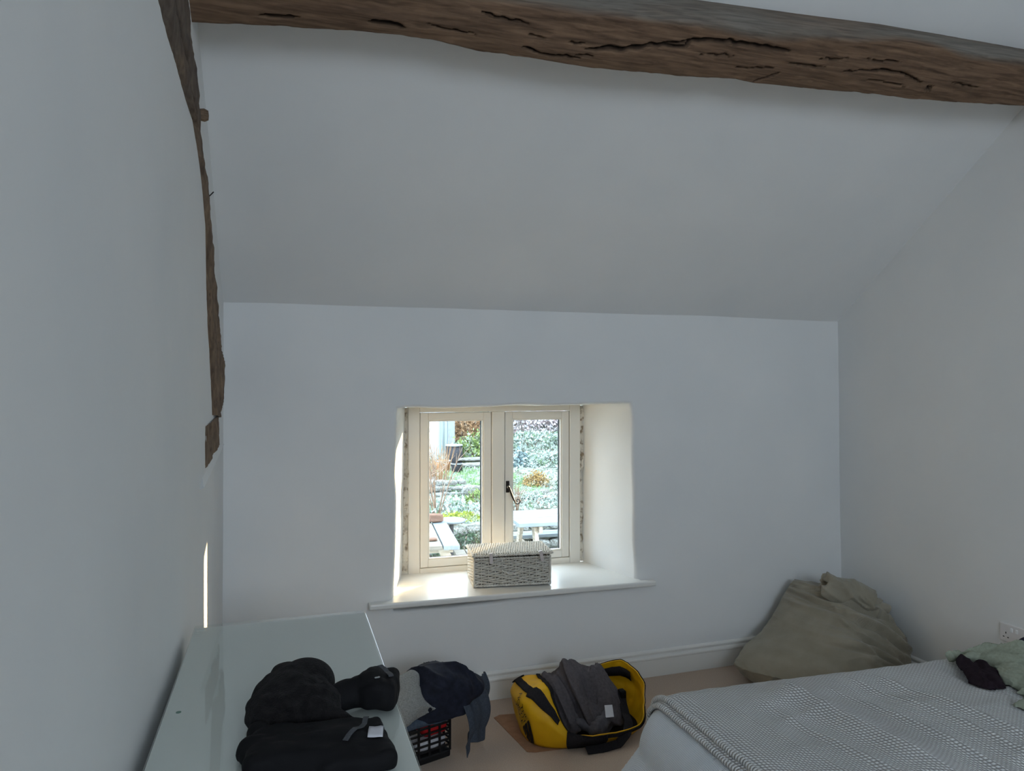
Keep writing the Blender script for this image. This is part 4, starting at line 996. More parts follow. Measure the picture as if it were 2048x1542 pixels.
# shoulder strap flopped over the front right
pts = [np.array(p) for p in ((0.215, -0.02, 0.155), (0.200, -0.06, 0.120), (0.190, -0.115, 0.085), (0.180, -0.165, 0.070), (0.150, -0.208, 0.045), (0.100, -0.226, 0.012), (0.02, -0.235, 0.008), (-0.06, -0.232, 0.008))]
kk = np.linspace(0, len(pts)-1, 40); P_ = np.stack([np.interp(kk, np.arange(len(pts)), [p[j] for p in pts]) for j in range(3)], 1)
ribbon('shoulder_strap', [tuple(p) for p in P_], 0.040, M['black_web'], bagE, up=(0.2, -0.5, 1), t=0.003)
MB().box(0.195, 0.225, -0.055, -0.015, 0.130, 0.165, 0.006).build('strap_buckle', M['black_shell'], bagE)
# printed name and half-dome mark on the left end
def text_mesh(txt, size):
    cu = bpy.data.curves.new('t', 'FONT'); cu.body = txt; cu.size = size; cu.space_character = 0.95; o = bpy.data.objects.new('t', cu); col.objects.link(o)
    dg = bpy.context.evaluated_depsgraph_get(); me = bpy.data.meshes.new_from_object(o.evaluated_get(dg)); bpy.data.objects.remove(o); bpy.data.curves.remove(cu)
    bm = bmesh.new(); bm.from_mesh(me); bmesh.ops.triangulate(bm, faces=bm.faces[:])
    for _ in range(2):
        lg = [e for e in bm.edges if e.calc_length() > 0.006]
        if lg: bmesh.ops.subdivide_edges(bm, edges=lg, cuts=1)
    bmesh.ops.triangulate(bm, faces=bm.faces[:])
    v = np.array([q.co[:] for q in bm.verts]); bm.verts.index_update(); f = [[q.index for q in k.verts] for k in bm.faces]; bm.free(); bpy.data.meshes.remove(me); return v, f
LP0, LT0, LROT = 3.60, 0.33, R(-60)
def to_bag(xy, lift=0.0035):
    x, y = xy[:, 0], xy[:, 1]; c, s = math.cos(LROT), math.sin(LROT); a = x*c-y*s; b = x*s+y*c      # a along the bag towards the front, b up
    return bag_surf(LP0+a/0.235, LT0+b/0.245, lift)
logo = empty('printed_logo', (0, 0, 0), 0, bagE)
for k, wd_ in enumerate(('THE', 'NORTH', 'FACE')):
    v, f = text_mesh(wd_, 0.029); w_ = v[:, 0].max(); v[:, 0] -= w_+0.004; v[:, 1] -= 0.0265*(k+1)
    mobj('lettering', to_bag(v), f, M['ink'], logo, smooth=False)
def dome(r0, r1, n=14):
    v = []
    for i in range(n):
        t = math.pi/2*i/(n-1)
        for r in (r0, r1): v.append((0.080-r*math.cos(t)*1.0+0.0, -0.082+r*math.sin(t)))
    return np.array(v)
for r0, r1 in ((0.056, 0.080), (0.030, 0.052), (0.004, 0.026)):
    v = dome(r0, r1); v[:, 0] = -(v[:, 0])+0.082; mobj('half_dome', to_bag(v), grid_faces(14, 2), M['ink'], logo, smooth=False)
# clothes spilling from the bag
M['charcoal'] = mat('charcoal_fleece', srgb(84, 79, 82), srgb(98, 93, 96), 80, rough=0.92, bump=0.3, bscale=260, spec=0.08)
M['black_cotton'] = mat('black_cotton', srgb(24, 23, 27), srgb(33, 32, 37), 50, rough=0.9, spec=0.08)
def fleece(p):
    w = p-DC
    d = smin(sd_ell(w, (-0.035, 0.055, 0.165), (0.115, 0.085, 0.110)), sd_ell(w, (0.045, 0.075, 0.160), (0.095, 0.070, 0.085)), 0.03)
    d = smin(d, sd_ell(w, (-0.055, -0.01, 0.135), (0.085, 0.07, 0.085)), 0.03); d = smin(d, sd_ell(w, (0.075, 0.00, 0.10), (0.11, 0.09, 0.085)), 0.03); d = smin(d, sd_ell(w, (0.02, -0.06, 0.075), (0.15, 0.08, 0.06)), 0.03)
    q = np.stack([w[:, 0]+0.3*w[:, 2], w[:, 1]-0.8*w[:, 2]], 1)
    d = d-0.026*creases(q, 7.5, 184, -0.5, 0.55, 0.7, 1.3)-0.016*creases(q, 9.0, 188, 1.0, 0.45, 0.6, 1.3)-0.006*creases(q, 15, 185, -0.4, 0.4)
    return np.maximum(d, np.maximum(sd_ell(w, (0, 0, 0.05), (0.268, 0.170, 0.30)), 0.014-p[:, 2]))
v, f = surface_nets(fleece, DC+np.array((-0.27, -0.18, 0.0)), DC+np.array((0.27, 0.20, 0.31)), 0.0048)
tag(mobj('charcoal_fleece_top', v, f, M['charcoal']), 'charcoal grey fleece top spilling out of the yellow duffel bag', 'clothing')
def legg(p):
    w = p-DC; d = smin(sd_cap(w, (-0.06, -0.115, 0.085), (0.04, -0.155, 0.070), 0.030, 0.040), sd_cap(w, (0.04, -0.15, 0.075), (0.105, -0.095, 0.105), 0.034, 0.028), 0.02)
    return np.maximum(np.maximum(d-0.010*creases(np.stack([w[:, 0], w[:, 1]+w[:, 2]], 1), 15, 189, 0.6), -(fleece(p)-0.003)), 0.03-p[:, 2])
v, f = surface_nets(legg, DC+np.array((-0.14, -0.23, 0.02)), DC+np.array((0.19, -0.02, 0.18)), 0.0042)
o = mobj('grey_leggings', v, f, mat('mid_grey_jersey', srgb(86, 84, 90), srgb(98, 96, 102), 80, rough=0.9, spec=0.08)); tag(o, 'mid grey folded garment with a pale label at the front of the duffel bag', 'clothing')
lb = MB(); lb.add([(1.428, 3.095, 0.142), (1.462, 3.083, 0.145), (1.448, 3.035, 0.112), (1.410, 3.042, 0.110)], [(0, 1, 2, 3)])
l_ = lb.build('care_label', M['label_white'], o); q = l_.modifiers.new('t', 'SOLIDIFY'); q.thickness = 0.001
cbm = MB(); cbm.prism([(1.035, 3.060), (1.07, 3.045), (1.30, 3.03), (1.30, 3.40), (1.02, 3.44), (0.985, 3.42)], 0.0008, 0.0035, 2)
tag(cbm.build('cardboard_sheet', M['cardboard']), 'flat brown cardboard sheet lying under the yellow duffel bag', 'cardboard')
bagE.location.z = 0.0035

# ------------------------------------------------------------------ black laundry crate heaped with clothes
M['crate'] = mat('black_plastic', srgb(20, 20, 22), rough=0.45, spec=0.4)
KC = (0.43, 3.215); KR = R(18)
cre = empty('laundry_crate', (KC[0], KC[1], 0), KR); tag(cre, 'black lattice-sided laundry crate on the carpet beside the glass-topped chest', 'crate')
KW, KD, KH = 0.235, 0.165, 0.225
wl = MB(); wl.box(-KW, KW, -KD, KD, 0.0, 0.034, 0.008); wl.build('tub_base', M['crate'], cre)
for nm, q in (('rim', (-KW-0.008, KW+0.008, -KD-0.008, -KD+0.008)), ('rim', (-KW-0.008, KW+0.008, KD-0.008, KD+0.008)), ('rim', (-KW-0.008, -KW+0.008, -KD+0.008, KD-0.008)), ('rim', (KW-0.008, KW+0.008, -KD+0.008, KD-0.008))): MB().box(q[0], q[1], q[2], q[3], KH-0.02, KH, 0.003).build(nm, M['crate'], cre)
lat = MB()
for i in range(10): x = -KW+0.004+(2*KW-0.008)*i/9; [lat.box(x-0.0045, x+0.0045, y-0.003, y+0.003, 0.030, KH-0.015) for y in (-KD+0.002, KD-0.002)]
for i in range(7): y = -KD+0.004+(2*KD-0.008)*i/6; [lat.box(x-0.003, x+0.003, y-0.0045, y+0.0045, 0.030, KH-0.015) for x in (-KW+0.002, KW-0.002)]
for z in (0.055, 0.080, 0.105, 0.130, 0.155, 0.180):
    for y in (-KD+0.002, KD-0.002): lat.box(-KW, KW, y-0.003, y+0.003, z-0.004, z+0.004)
    for x in (-KW+0.002, KW-0.002): lat.box(x-0.003, x+0.003, -KD, KD, z-0.004, z+0.004)
lat.build('lattice', M['crate'], cre)
def in_crate(name, c, r, m, label, seed):
    """garment stuffed inside, local crate coordinates"""
    def fn(p): return np.maximum(sd_box(p, c, r, 0, 0.02)+0.004*ridged(p, 14, seed, 2), sd_box(p, (0, 0, 0.25), (KW-0.007, KD-0.007, 0.212), 0, 0.005))
    v, f = surface_nets(fn, np.array(c)-np.array(r)-0.015, np.array(c)+np.array(r)+0.015, 0.007)
    cc, s = math.cos(KR), math.sin(KR); v = np.stack([v[:, 0]*cc-v[:, 1]*s+KC[0], v[:, 0]*s+v[:, 1]*cc+KC[1], v[:, 2]], 1)
    tag(mobj(name, v, f, m), label, 'clothing')
red = mat('red_cotton', srgb(190, 30, 32), srgb(170, 24, 28), 30, rough=0.85); whc = mat('white_cotton', srgb(206, 204, 206), srgb(188, 186, 190), 30, rough=0.85); dkc = M['black_cotton']
in_crate('red_garment', (0.165, -0.1095, 0.134), (0.062, 0.050, 0.030), red, 'red garment showing through the upper lattice of the black crate', 191)
in_crate('white_garment', (0.145, -0.1095, 0.075), (0.080, 0.050, 0.026), whc, 'white garment showing through the lattice below the red one', 193)
in_crate('packed_dark_clothing', (-0.090, 0.0, 0.12), (0.135, 0.155, 0.080), dkc, 'dark clothing packed in the shadowed part of the black crate', 195)
# heap on top
M['heather'] = mat('grey_heather_jersey', srgb(128, 128, 126), srgb(156, 156, 152), 180, rough=0.9, bump=0.3, bscale=300, spec=0.08)
M['slate'] = mat('slate_blue_jersey', srgb(66, 76, 90), srgb(80, 90, 104), 120, rough=0.9, bump=0.3, bscale=300, spec=0.08)
M['greyblue'] = mat('dark_grey_blue_jersey', srgb(62, 68, 78), srgb(76, 82, 92), 120, rough=0.9, spec=0.08)
M['ink_blue'] = mat('blue_black_cotton', srgb(24, 26, 36), srgb(36, 40, 54), 40, rough=0.8, spec=0.2)
def shirt(p):
    d = smin(sd_ell(p, (0.650, 3.155, 0.310), (0.150, 0.120, 0.098)), sd_ell(p, (0.785, 3.185, 0.285), (0.085, 0.105, 0.055)), 0.06)
    d = smin(d, sd_box(p, (0.640, 3.075, 0.265), (0.125, 0.040, 0.075), 0.10, 0.030), 0.05)
    q = np.stack([p[:, 0]*0.6+p[:, 1]*0.5, p[:, 2]-p[:, 1]*0.4], 1); up = np.clip((p[:, 2]-0.27)*10, 0.1, 1)
    d = d-0.013*creases(np.stack([p[:, 1]+0.35*p[:, 0]+0.2*p[:, 2], p[:, 0]], 1), 13, 211, 0.0, 0.30)*up-0.005*creases(q, 22, 215)*up
    return np.maximum(d, 0.205+0.05*(p[:, 0]-0.64)-p[:, 2]+0.010*noise(p, 18, 219))
def slate(p):
    d = smin(sd_cap(p, (0.33, 2.985, 0.205), (0.700, 3.105, 0.212), 0.036, 0.030), sd_cap(p, (0.33, 3.05, 0.245), (0.66, 3.15, 0.245), 0.035, 0.035), 0.03)
    return np.maximum(d-0.008*creases(np.stack([p[:, 2]+0.3*p[:, 1]+0.12*p[:, 0], p[:, 0]], 1), 15, 203, 0.0, 0.25), 0.184+0.04*(p[:, 0]-0.5)+0.008*noise(p, 12, 205)-p[:, 2])
def heather(p):
    d = smin(sd_ell(p, (0.455, 3.095, 0.300), (0.125, 0.120, 0.082)), sd_cap(p, (0.40, 3.00, 0.262), (0.665, 3.065, 0.250), 0.034, 0.022), 0.04); d = smin(d, sd_cap(p, (0.45, 3.06, 0.36), (0.53, 3.10, 0.375), 0.024, 0.024), 0.02)
    d = d-0.011*creases(np.stack([p[:, 0]+0.5*p[:, 2], p[:, 1]-p[:, 2]], 1), 13, 207, 0.6, 0.35)
    return np.maximum(d, -(slate(p)-0.003))
v, f = surface_nets(slate, (0.26, 2.92, 0.16), (0.76, 3.22, 0.31), 0.005)
tag(mobj('slate_tee', v, f, M['slate']), 'slate blue jersey garment drooping over the front rim of the crate', 'clothing')
v, f = surface_nets(lambda p: np.maximum(heather(p), -(shirt(p)-0.003)), (0.30, 2.94, 0.20), (0.72, 3.26, 0.43), 0.005)
tag(mobj('heather_sweatshirt', v, f, M['heather']), 'pale grey heather sweatshirt heaped on the crate next to the chest', 'clothing')
# T-shirt hanging down the right side of the crate
def hang(a, b, z_top, z_bot, n, m, bulge, seed, wave=0.018):
    a = np.array(a); b = np.array(b); d = (b-a)/np.linalg.norm(b-a); nr = np.array((d[1], -d[0])); out = np.zeros((n, m, 3))
    for i in range(n):
        s = i/(n-1)
        for j in range(m):
            t = j/(m-1); xy = a+(b-a)*(s-0.5)*(1-0.10*t+0.06*math.sin(4*t))+(b-a)*0.5
            k = wave*(0.25+t)*math.sin(7.5*s+1.2*t+seed)+0.006*math.sin(17*s-2*t)+bulge*math.sin(math.pi*min(1, t*1.25)*0.85)
            z = z_top+(z_bot(s)-z_top)*t; out[i, j] = (xy[0]+nr[0]*k, xy[1]+nr[1]*k, z+0.03*(1-t)**3*0)
    return out
Xs = hang((0.725, 3.055), (0.865, 3.235), 0.285, lambda s: 0.022+0.020*s+0.018*math.sin(5*s), 40, 40, 0.045, 0.6, 0.012)
tag(cloth_obj('grey_blue_tee', Xs, M['greyblue'], t=0.004), 'dark grey-blue T-shirt hanging down the outer side of the crate', 'shirt')
Xs = hang((0.862, 3.225), (0.905, 3.30), 0.285, lambda s: 0.105+0.03*s, 14, 26, 0.02, 2.0, 0.008)
tag(cloth_obj('grey_sleeve_top', Xs, M['greyblue'], t=0.006), 'narrow dark sleeve dangling beside the hanging grey-blue T-shirt', 'clothing')
v, f = surface_nets(shirt, (0.44, 2.98, 0.16), (0.92, 3.34, 0.46), 0.005)
tag(mobj('blue_black_shirt', v, f, M['ink_blue']), 'blue-black shirt humped on top of the crate of clothes', 'shirt')
# ------------------------------------------------------------------ the frosty garden outside
def gz(x, y):
    z = np.interp(y, [4.3, 8.55, 8.75, 10, 14, 18, 22, 28, 40], [-0.55, -0.55, -0.16, -0.12, -0.04, 0.12, 0.75, 2.4, 5.0])
    return z+np.clip((np.asarray(x)-4.6)*0.07, 0, 0.5)*np.clip((np.asarray(y)-9)/4, 0, 1)
frost = srgb(168, 180, 178)
M['soil'] = mat('frosted_soil', srgb(92, 86, 74), srgb(148, 156, 146), 3.0, rough=0.95, bump=0.8, bscale=9, bdist=0.03, spec=0.05)
M['paving'] = mat('damp_paving', srgb(88, 86, 82), srgb(120, 120, 116), 4, rough=0.9, bump=0.4, bscale=20, spec=0.1)
gx = np.linspace(-14, 24, 96); gy = np.concatenate([np.linspace(4.37, 8.5, 12), np.linspace(8.55, 8.75, 4), np.linspace(9, 40, 60)])
U, W = np.meshgrid(gx, gy, indexing='ij'); P = np.stack([U.ravel(), W.ravel(), gz(U.ravel(), W.ravel())], 1); P[:, 2] += np.where(P[:, 1] > 8.8, 0.07*fbm(P, 0.9, 301, 3), 0)
tag(mobj('ground', P, grid_faces(len(gx), len(gy)), M['soil']), kind='structure')
def leaf_mat(name, c, c2, fr=frost, amount=(0.40, 0.62), sc=7.0):
    m, nt, b = nodes(name); b.inputs['Roughness'].default_value = 0.7; b.inputs['Specular IOR Level'].default_value = 0.2
    n1 = N(nt, 'ShaderNodeTexNoise', _Scale=sc, _Detail=2.0); nt.links.new(coords(nt), n1.inputs['Vector'])
    n2 = N(nt, 'ShaderNodeTexNoise', _Scale=sc*2.3, _Detail=2.0); nt.links.new(coords(nt), n2.inputs['Vector'])
    mx = N(nt, 'ShaderNodeMixRGB'); nt.links.new(ramp(nt, n2.outputs['Fac'], [(0.35, c), (0.65, c2)]), mx.inputs[1]); mx.inputs[2].default_value = fr
    nt.links.new(ramp(nt, n1.outputs['Fac'], [(amount[0], (0, 0, 0, 1)), (amount[1], (1, 1, 1, 1))]), mx.inputs[0]); nt.links.new(mx.outputs[0], b.inputs['Base Color']); return m
LM = {
 'frost': leaf_mat('frosted_green_leaf', srgb(92, 116, 84), srgb(128, 150, 118), amount=(0.32, 0.58)),
 'green': leaf_mat('green_leaf', srgb(86, 108, 58), srgb(132, 148, 86), amount=(0.50, 0.75)),
 'dark': leaf_mat('dark_green_leaf', srgb(46, 66, 48), srgb(70, 92, 68), amount=(0.55, 0.80)),
 'blue': leaf_mat('blue_grey_leaf', srgb(104, 128, 134), srgb(134, 156, 162), amount=(0.40, 0.65)),
 'orange': leaf_mat('amber_leaf', srgb(140, 112, 68), srgb(164, 142, 92), amount=(0.52, 0.8)),
 'moss': leaf_mat('yellow_green_moss', srgb(120, 134, 46), srgb(158, 166, 74), amount=(0.58, 0.85)),
 'bramble': leaf_mat('frosted_bramble', srgb(124, 104, 104), srgb(160, 142, 142), srgb(202, 202, 208), amount=(0.36, 0.62)),
 'straw': leaf_mat('straw_stem', srgb(134, 104, 76), srgb(164, 134, 102), amount=(0.55, 0.85)),
 'twig': leaf_mat('brown_twig', srgb(104, 84, 70), srgb(136, 114, 96), amount=(0.55, 0.85)),
 'grass': leaf_mat('frosted_grass', srgb(104, 140, 86), srgb(136, 168, 112), amount=(0.45, 0.7)),
}
def leaf_quads(C, size, upness=0.3, asp=0.55, r=rng):
    n = len(C); d = r.normal(size=(n, 3)); d[:, 2] += upness; d /= np.linalg.norm(d, axis=1)[:, None]
    s = np.cross(d, r.normal(size=(n, 3))); s /= np.maximum(1e-9, np.linalg.norm(s, axis=1))[:, None]
    L = (size*r.uniform(0.6, 1.3, n))[:, None]; v = np.stack([C, C+d*L*0.5+s*L*asp*0.5, C+d*L, C+d*L*0.5-s*L*asp*0.5], 1)
    return v.reshape(-1, 3), np.arange(4*n).reshape(-1, 4)
def bush(name, x, y, rx, ry, rz, n, m, label, cat='shrub', size=0.07, z=None, upness=0.4, group='garden shrubs', stems=5, zlift=0.0):
    z0 = float(gz(x, y)) if z is None else z
    e = empty(name, (x, y, z0)); tag(e, label, cat, group)
    n = int(n*1.8); u = rng.normal(size=(n, 3)); u /= np.linalg.norm(u, axis=1)[:, None]; u[:, 2] = np.abs(u[:, 2])*1.0-0.15*rng.uniform(size=n)
    rr = rng.uniform(0.55, 1.0, n)**0.6; C = u*rr[:, None]
    lump = 1+0.22*noise(C*2.4+np.array((x, y, 0)), 1.4, 311)[:, None]; C = C*lump*np.array((rx, ry, rz)); C[:, 2] = np.maximum(C[:, 2]+zlift, 0.01)
    v, f = leaf_quads(C, size*0.72, upness); mobj('foliage', v, f, LM[m], e, smooth=False)
    k = MB()
    for i in range(stems):
        t = 2*math.pi*i/stems; k.tube([(0.05*math.cos(t), 0.05*math.sin(t), -0.03), (rx*0.35*math.cos(t), ry*0.35*math.sin(t), rz*0.5+zlift*0.6), (rx*0.6*math.cos(t+0.3), ry*0.6*math.sin(t+0.3), rz*0.8+zlift)], [0.02, 0.012, 0.005], 5)
    k.build('stems', LM['twig'], e); return e
def stalks(name, x, y, n, h, spread, m, label, cat='shrub', lean=(0, 0), rad=0.006, branch=0, group='twiggy plants', z=None, curve=0.15, base=0.1):
    z0 = float(gz(x, y)) if z is None else z
    e = empty(name, (x, y, z0)); tag(e, label, cat, group); k = MB()
    for i in range(n):
        a = rng.uniform(0, 2*math.pi); b = base*rng.uniform(0, 1); hh = h*rng.uniform(0.6, 1.05); s = spread*rng.uniform(0.2, 1)
        p0 = np.array((b*math.cos(a), b*math.sin(a), -0.02)); p2 = p0+np.array((s*math.cos(a)+lean[0]*hh, s*math.sin(a)+lean[1]*hh, hh)); p1 = (p0+p2)/2+np.array((curve*s*math.sin(a), -curve*s*math.cos(a), hh*0.08))
        k.tube([p0, p1, p2], [rad, rad*0.75, rad*0.3], 4, cap=False)
        for _ in range(branch):
            t = rng.uniform(0.35, 0.95); q = p0+(p2-p0)*t; w = rng.normal(size=3)*0.6; w[2] = abs(w[2])+0.5; k.tube([q, q+w*hh*0.10, q+w*hh*0.20+np.array((0, 0, 0.02))], [rad*0.55, rad*0.4, rad*0.2], 3, cap=False)
    k.build('stems', LM[m], e); return e
# carpet of low frosted planting over the bank
n = 34000; C = np.stack([rng.uniform(-1, 11, n), 8.9+19*rng.uniform(0, 1, n)**1.3, np.zeros(n)], 1); C[:, 2] = gz(C[:, 0], C[:, 1])+rng.uniform(0, 0.16, n)*(0.4+0.6*np.clip(fbm(C, 0.8, 321, 2), 0, 1))
lawn = (C[:, 0] > 2.5) & (C[:, 0] < 3.9) & (C[:, 1] > 10.6) & (C[:, 1] < 13.4); C = C[~lawn & (C[:, 0] < 4.0+0.46*(C[:, 1]-7.75)) & ~((C[:, 0] < 3.75) & (C[:, 1] > 15.4))]
v, f = leaf_quads(C, 0.065, 0.5); tag(mobj('ground_cover', v, f, LM['frost'], smooth=False), 'low frosted ground-cover planting over the garden bank', 'plants', kind='stuff')
n = 9000; C = np.stack([rng.uniform(2.4, 4.0, n), rng.uniform(10.5, 13.6, n), np.zeros(n)], 1); C[:, 2] = gz(C[:, 0], C[:, 1])+0.03
v, f = leaf_quads(C, 0.05, 1.6, 0.25); tag(mobj('lawn_grass', v, f, LM['grass'], smooth=False), 'patch of pale frosted lawn beside the garden rockery', 'grass', kind='stuff')

bush('hedge_shrub', 3.85, 14.6, 0.62, 0.5, 0.62, 1500, 'green', 'bright green leafy shrub right of the dark water butt', size=0.10)
bush('brown_thicket', 4.62, 18.2, 0.62, 0.6, 0.55, 1500, 'straw', 'russet brown thicket just right of the white house', size=0.13, upness=1.4)
bush('evergreen_tree', 5.0, 21.0, 1.3, 1.2, 2.4, 2200, 'dark', 'dark evergreen tree behind the russet thicket', 'tree', size=0.2, group='far trees')
bush('evergreen_tree', 8.9, 22.5, 1.9, 1.4, 2.8, 2200, 'dark', 'dark evergreen tree at the far right of the garden bank', 'tree', size=0.2, group='far trees')
bush('bramble_patch', 6.2, 18.7, 1.1, 0.7, 0.62, 1700, 'bramble', 'mauve frosted bramble patch at the top left of the right pane', size=0.14, upness=-0.1)
bush('bramble_patch', 7.7, 18.9, 1.1, 0.7, 0.70, 1700, 'bramble', 'mauve frosted bramble patch at the top right of the bank', size=0.14, upness=-0.1)
bush('frosted_shrub', 5.6, 16.2, 1.0, 0.7, 0.42, 1300, 'frost', 'broad frosted green shrub below the brambles', size=0.11)
bush('frosted_shrub', 6.9, 16.0, 0.9, 0.6, 0.45, 1300, 'frost', 'pale frosted shrub at the right of the bank under the brambles', size=0.11)
bush('blue_spurge', 4.52, 13.8, 0.22, 0.2, 0.36, 420, 'blue', 'blue-grey leafy spurge standing left in the right pane', size=0.11, upness=-0.2)
bush('frosted_shrub', 5.25, 13.6, 0.75, 0.5, 0.28, 1000, 'frost', 'low frosted mound to the right of the blue spurge', size=0.09)
bush('green_shrub', 5.35, 12.4, 0.45, 0.4, 0.40, 900, 'green', 'fresh green shrub at the right edge of the right pane', size=0.09)
bush('amber_shrub', 3.98, 11.3, 0.25, 0.22, 0.27, 700, 'orange', 'rounded amber-leaved shrub above the picnic table', size=0.055)
bush('dark_shrub', 4.5, 10.8, 0.36, 0.3, 0.26, 600, 'dark', 'small dark green shrub right of the amber one', size=0.06)
bush('frosted_shrub', 3.5, 11.6, 0.35, 0.3, 0.16, 500, 'grass', 'low green frosted clump left of the amber shrub', size=0.06)
bush('frosted_shrub', 3.4, 9.9, 0.65, 0.35, 0.18, 800, 'frost', 'frosted alpine mat on the stones behind the picnic table', size=0.05)
bush('frosted_shrub', 2.05, 9.75, 0.35, 0.3, 0.17, 600, 'frost', 'white-frosted low plant in the left pane below the rockery', size=0.05)
bush('frosted_shrub', 2.45, 9.5, 0.30, 0.25, 0.16, 500, 'frost', 'silvery low plant beside the mossy wall top', size=0.05)
bush('green_shrub', 2.62, 10.0, 0.20, 0.2, 0.26, 380, 'green', 'small yellow-green shrub above the silvery plants', size=0.05)
bush('ivy_mass', 2.15, 8.45, 0.55, 0.12, 0.46, 1300, 'dark', 'dark ivy hanging down the retaining wall behind the wooden tables', size=0.05, z=-0.55, stems=3)
bush('moss_cushion', 2.02, 8.66, 0.40, 0.14, 0.12, 1500, 'moss', 'long yellow-green moss cushion along the retaining wall', 'moss', size=0.03, z=-0.05, stems=2)
bush('heather_clump', 2.05, 11.25, 0.30, 0.22, 0.14, 520, 'bramble', 'frosted pinkish heather clump on the rockery', size=0.05, z=0.02)
stalks('dry_reeds', 2.46, 11.9, 46, 0.85, 0.22, 'straw', 'tall tan dry reeds standing left of the black pot', 'grass', rad=0.007, base=0.16)
stalks('bare_shrub', 1.93, 9.45, 7, 1.15, 0.40, 'twig', 'bare brown twiggy shrub at the left edge of the left pane', rad=0.010, branch=7, base=0.05)
stalks('bare_shrub', 2.35, 13.8, 12, 1.25, 0.35, 'straw', 'thin leafless saplings in front of the white house', rad=0.009, branch=4, base=0.25)
stalks('bare_shrub', 3.06, 9.5, 9, 0.50, 0.22, 'twig', 'small bare twiggy shrub above the picnic table left end', rad=0.007, branch=6, base=0.04)

# stones
M['stone'] = mat('lichen_stone', srgb(92, 87, 80), srgb(150, 154, 150), 5, rough=0.92, bump=0.6, bscale=18, bdist=0.015, spec=0.08, contrast=(0.35, 0.62))
def stone_mesh(seed):
    bm = bmesh.new(); bmesh.ops.create_icosphere(bm, subdivisions=2, radius=1)
    P = np.array([q.co[:] for q in bm.verts]); S = np.sign(P)*np.abs(P)**0.55; S *= (1+0.13*noise(P, 1.6, seed))[:, None]; S += 0.05*fbm(P, 4, seed+2, 2)[:, None]
    for q, s in zip(bm.verts, S): q.co = s
    me = bpy.data.meshes.new('stone'); bm.to_mesh(me); bm.free(); me.materials.append(M['stone']); return me
SM = [stone_mesh(400+7*k) for k in range(5)]
def stone(parent, x, y, z, sx, sy, sz, rz, k):
    o = bpy.data.objects.new('stone', SM[k % 5]); o.location = (x, y, z); o.scale = (sx, sy, sz); o.rotation_euler = (0, 0, rz); o.parent = parent; col.objects.link(o)
rk = empty('rockery', (0, 0, 0)); tag(rk, 'low rockery of flat lichened stones in the left pane', 'rockery')
for k in range(17):
    row, i = divmod(k, 6); stone(rk, 1.85+0.16*i+0.07*row+rng.uniform(-.02, .02), 10.75+0.10*row+rng.uniform(-.04, .04), -0.05+0.075*row, rng.uniform(.07, .11), rng.uniform(.06, .10), rng.uniform(.032, .045), rng.uniform(-.4, .4), k)
stone(rk, 2.72, 10.6, 0.02, 0.17, 0.06, 0.07, 0.25, 2)
ew = empty('stone_edging', (0, 0, 0)); tag(ew, 'rough stones edging the bed behind the picnic table', 'stones')
for k in range(11): stone(ew, 2.9+0.17*k+rng.uniform(-.03, .03), 10.25+rng.uniform(-.12, .12), -0.06+rng.uniform(0, .03), rng.uniform(.08, .13), rng.uniform(.07, .10), rng.uniform(.05, .08), rng.uniform(-.5, .5), k+1)
st = empty('garden_steps', (0, 0, 0)); tag(st, 'flat stone steps beside the lawn and the black pot', 'steps')
for k in range(3): stone(st, 3.62+0.05*k, 13.35+0.35*k, -0.03+0.07*k, 0.42, 0.16, 0.035, 0.05*k, k)
rwl = empty('retaining_wall', (0, 0, 0)); tag(rwl, 'low stone retaining wall behind the wooden tables', 'wall')
for row in range(4):
    for i in range(22): stone(rwl, -0.3+0.27*i+0.13*(row % 2)+rng.uniform(-.02, .02), 8.60+rng.uniform(-.02, .02), -0.49+0.112*row, 0.125, 0.09, 0.050, rng.uniform(-.08, .08), i+row)
# pots
M['pot_black'] = mat('black_plastic_pot', srgb(44, 44, 48), srgb(66, 66, 70), 40, rough=0.7, spec=0.2); M['terracotta'] = mat('terracotta', srgb(166, 116, 82), srgb(190, 142, 106), 12, rough=0.9, spec=0.1)
M['snow'] = mat('hoar_frost', srgb(150, 158, 162), srgb(138, 146, 152), 20, rough=0.9, spec=0.1)
def pot(name, x, y, r, h, m, label):
    e = empty(name, (x, y, float(gz(x, y))-0.01)); tag(e, label, 'pot', 'garden pots')
    MB().lathe([(0, 0), (r*0.80, 0), (r*0.97, h*0.93), (r, h), (r*0.9, h), (r*0.86, h*0.9), (0, h*0.88)], n=24).build('body', M[m], e, smooth=True)
    MB().lathe([(r*0.88, h*0.97), (r*1.04, h*0.95), (r*1.05, h*1.02), (r*0.88, h*1.03)], n=24).build('rim', M['snow'], e, smooth=True)
pot('planter', 3.06, 13.1, 0.115, 0.21, 'pot_black', 'round black planter with a frosted rim at the lawn edge')
pot('planter', 2.84, 13.35, 0.15, 0.24, 'terracotta', 'terracotta planter behind the black planter')
e = empty('water_butt', (3.26, 14.2, float(gz(3.26, 14.2))-0.01)); tag(e, 'dark water butt with a frosted lid behind the planters', 'water butt')
MB().lathe([(0, 0), (0.16, 0), (0.175, 0.2), (0.165, 0.42), (0, 0.42)], n=24).build('barrel', M['pot_black'], e, smooth=True); MB().lathe([(0, 0.45), (0.17, 0.44), (0.18, 0.415), (0, 0.415)], n=24).build('lid', M['snow'], e, smooth=True)

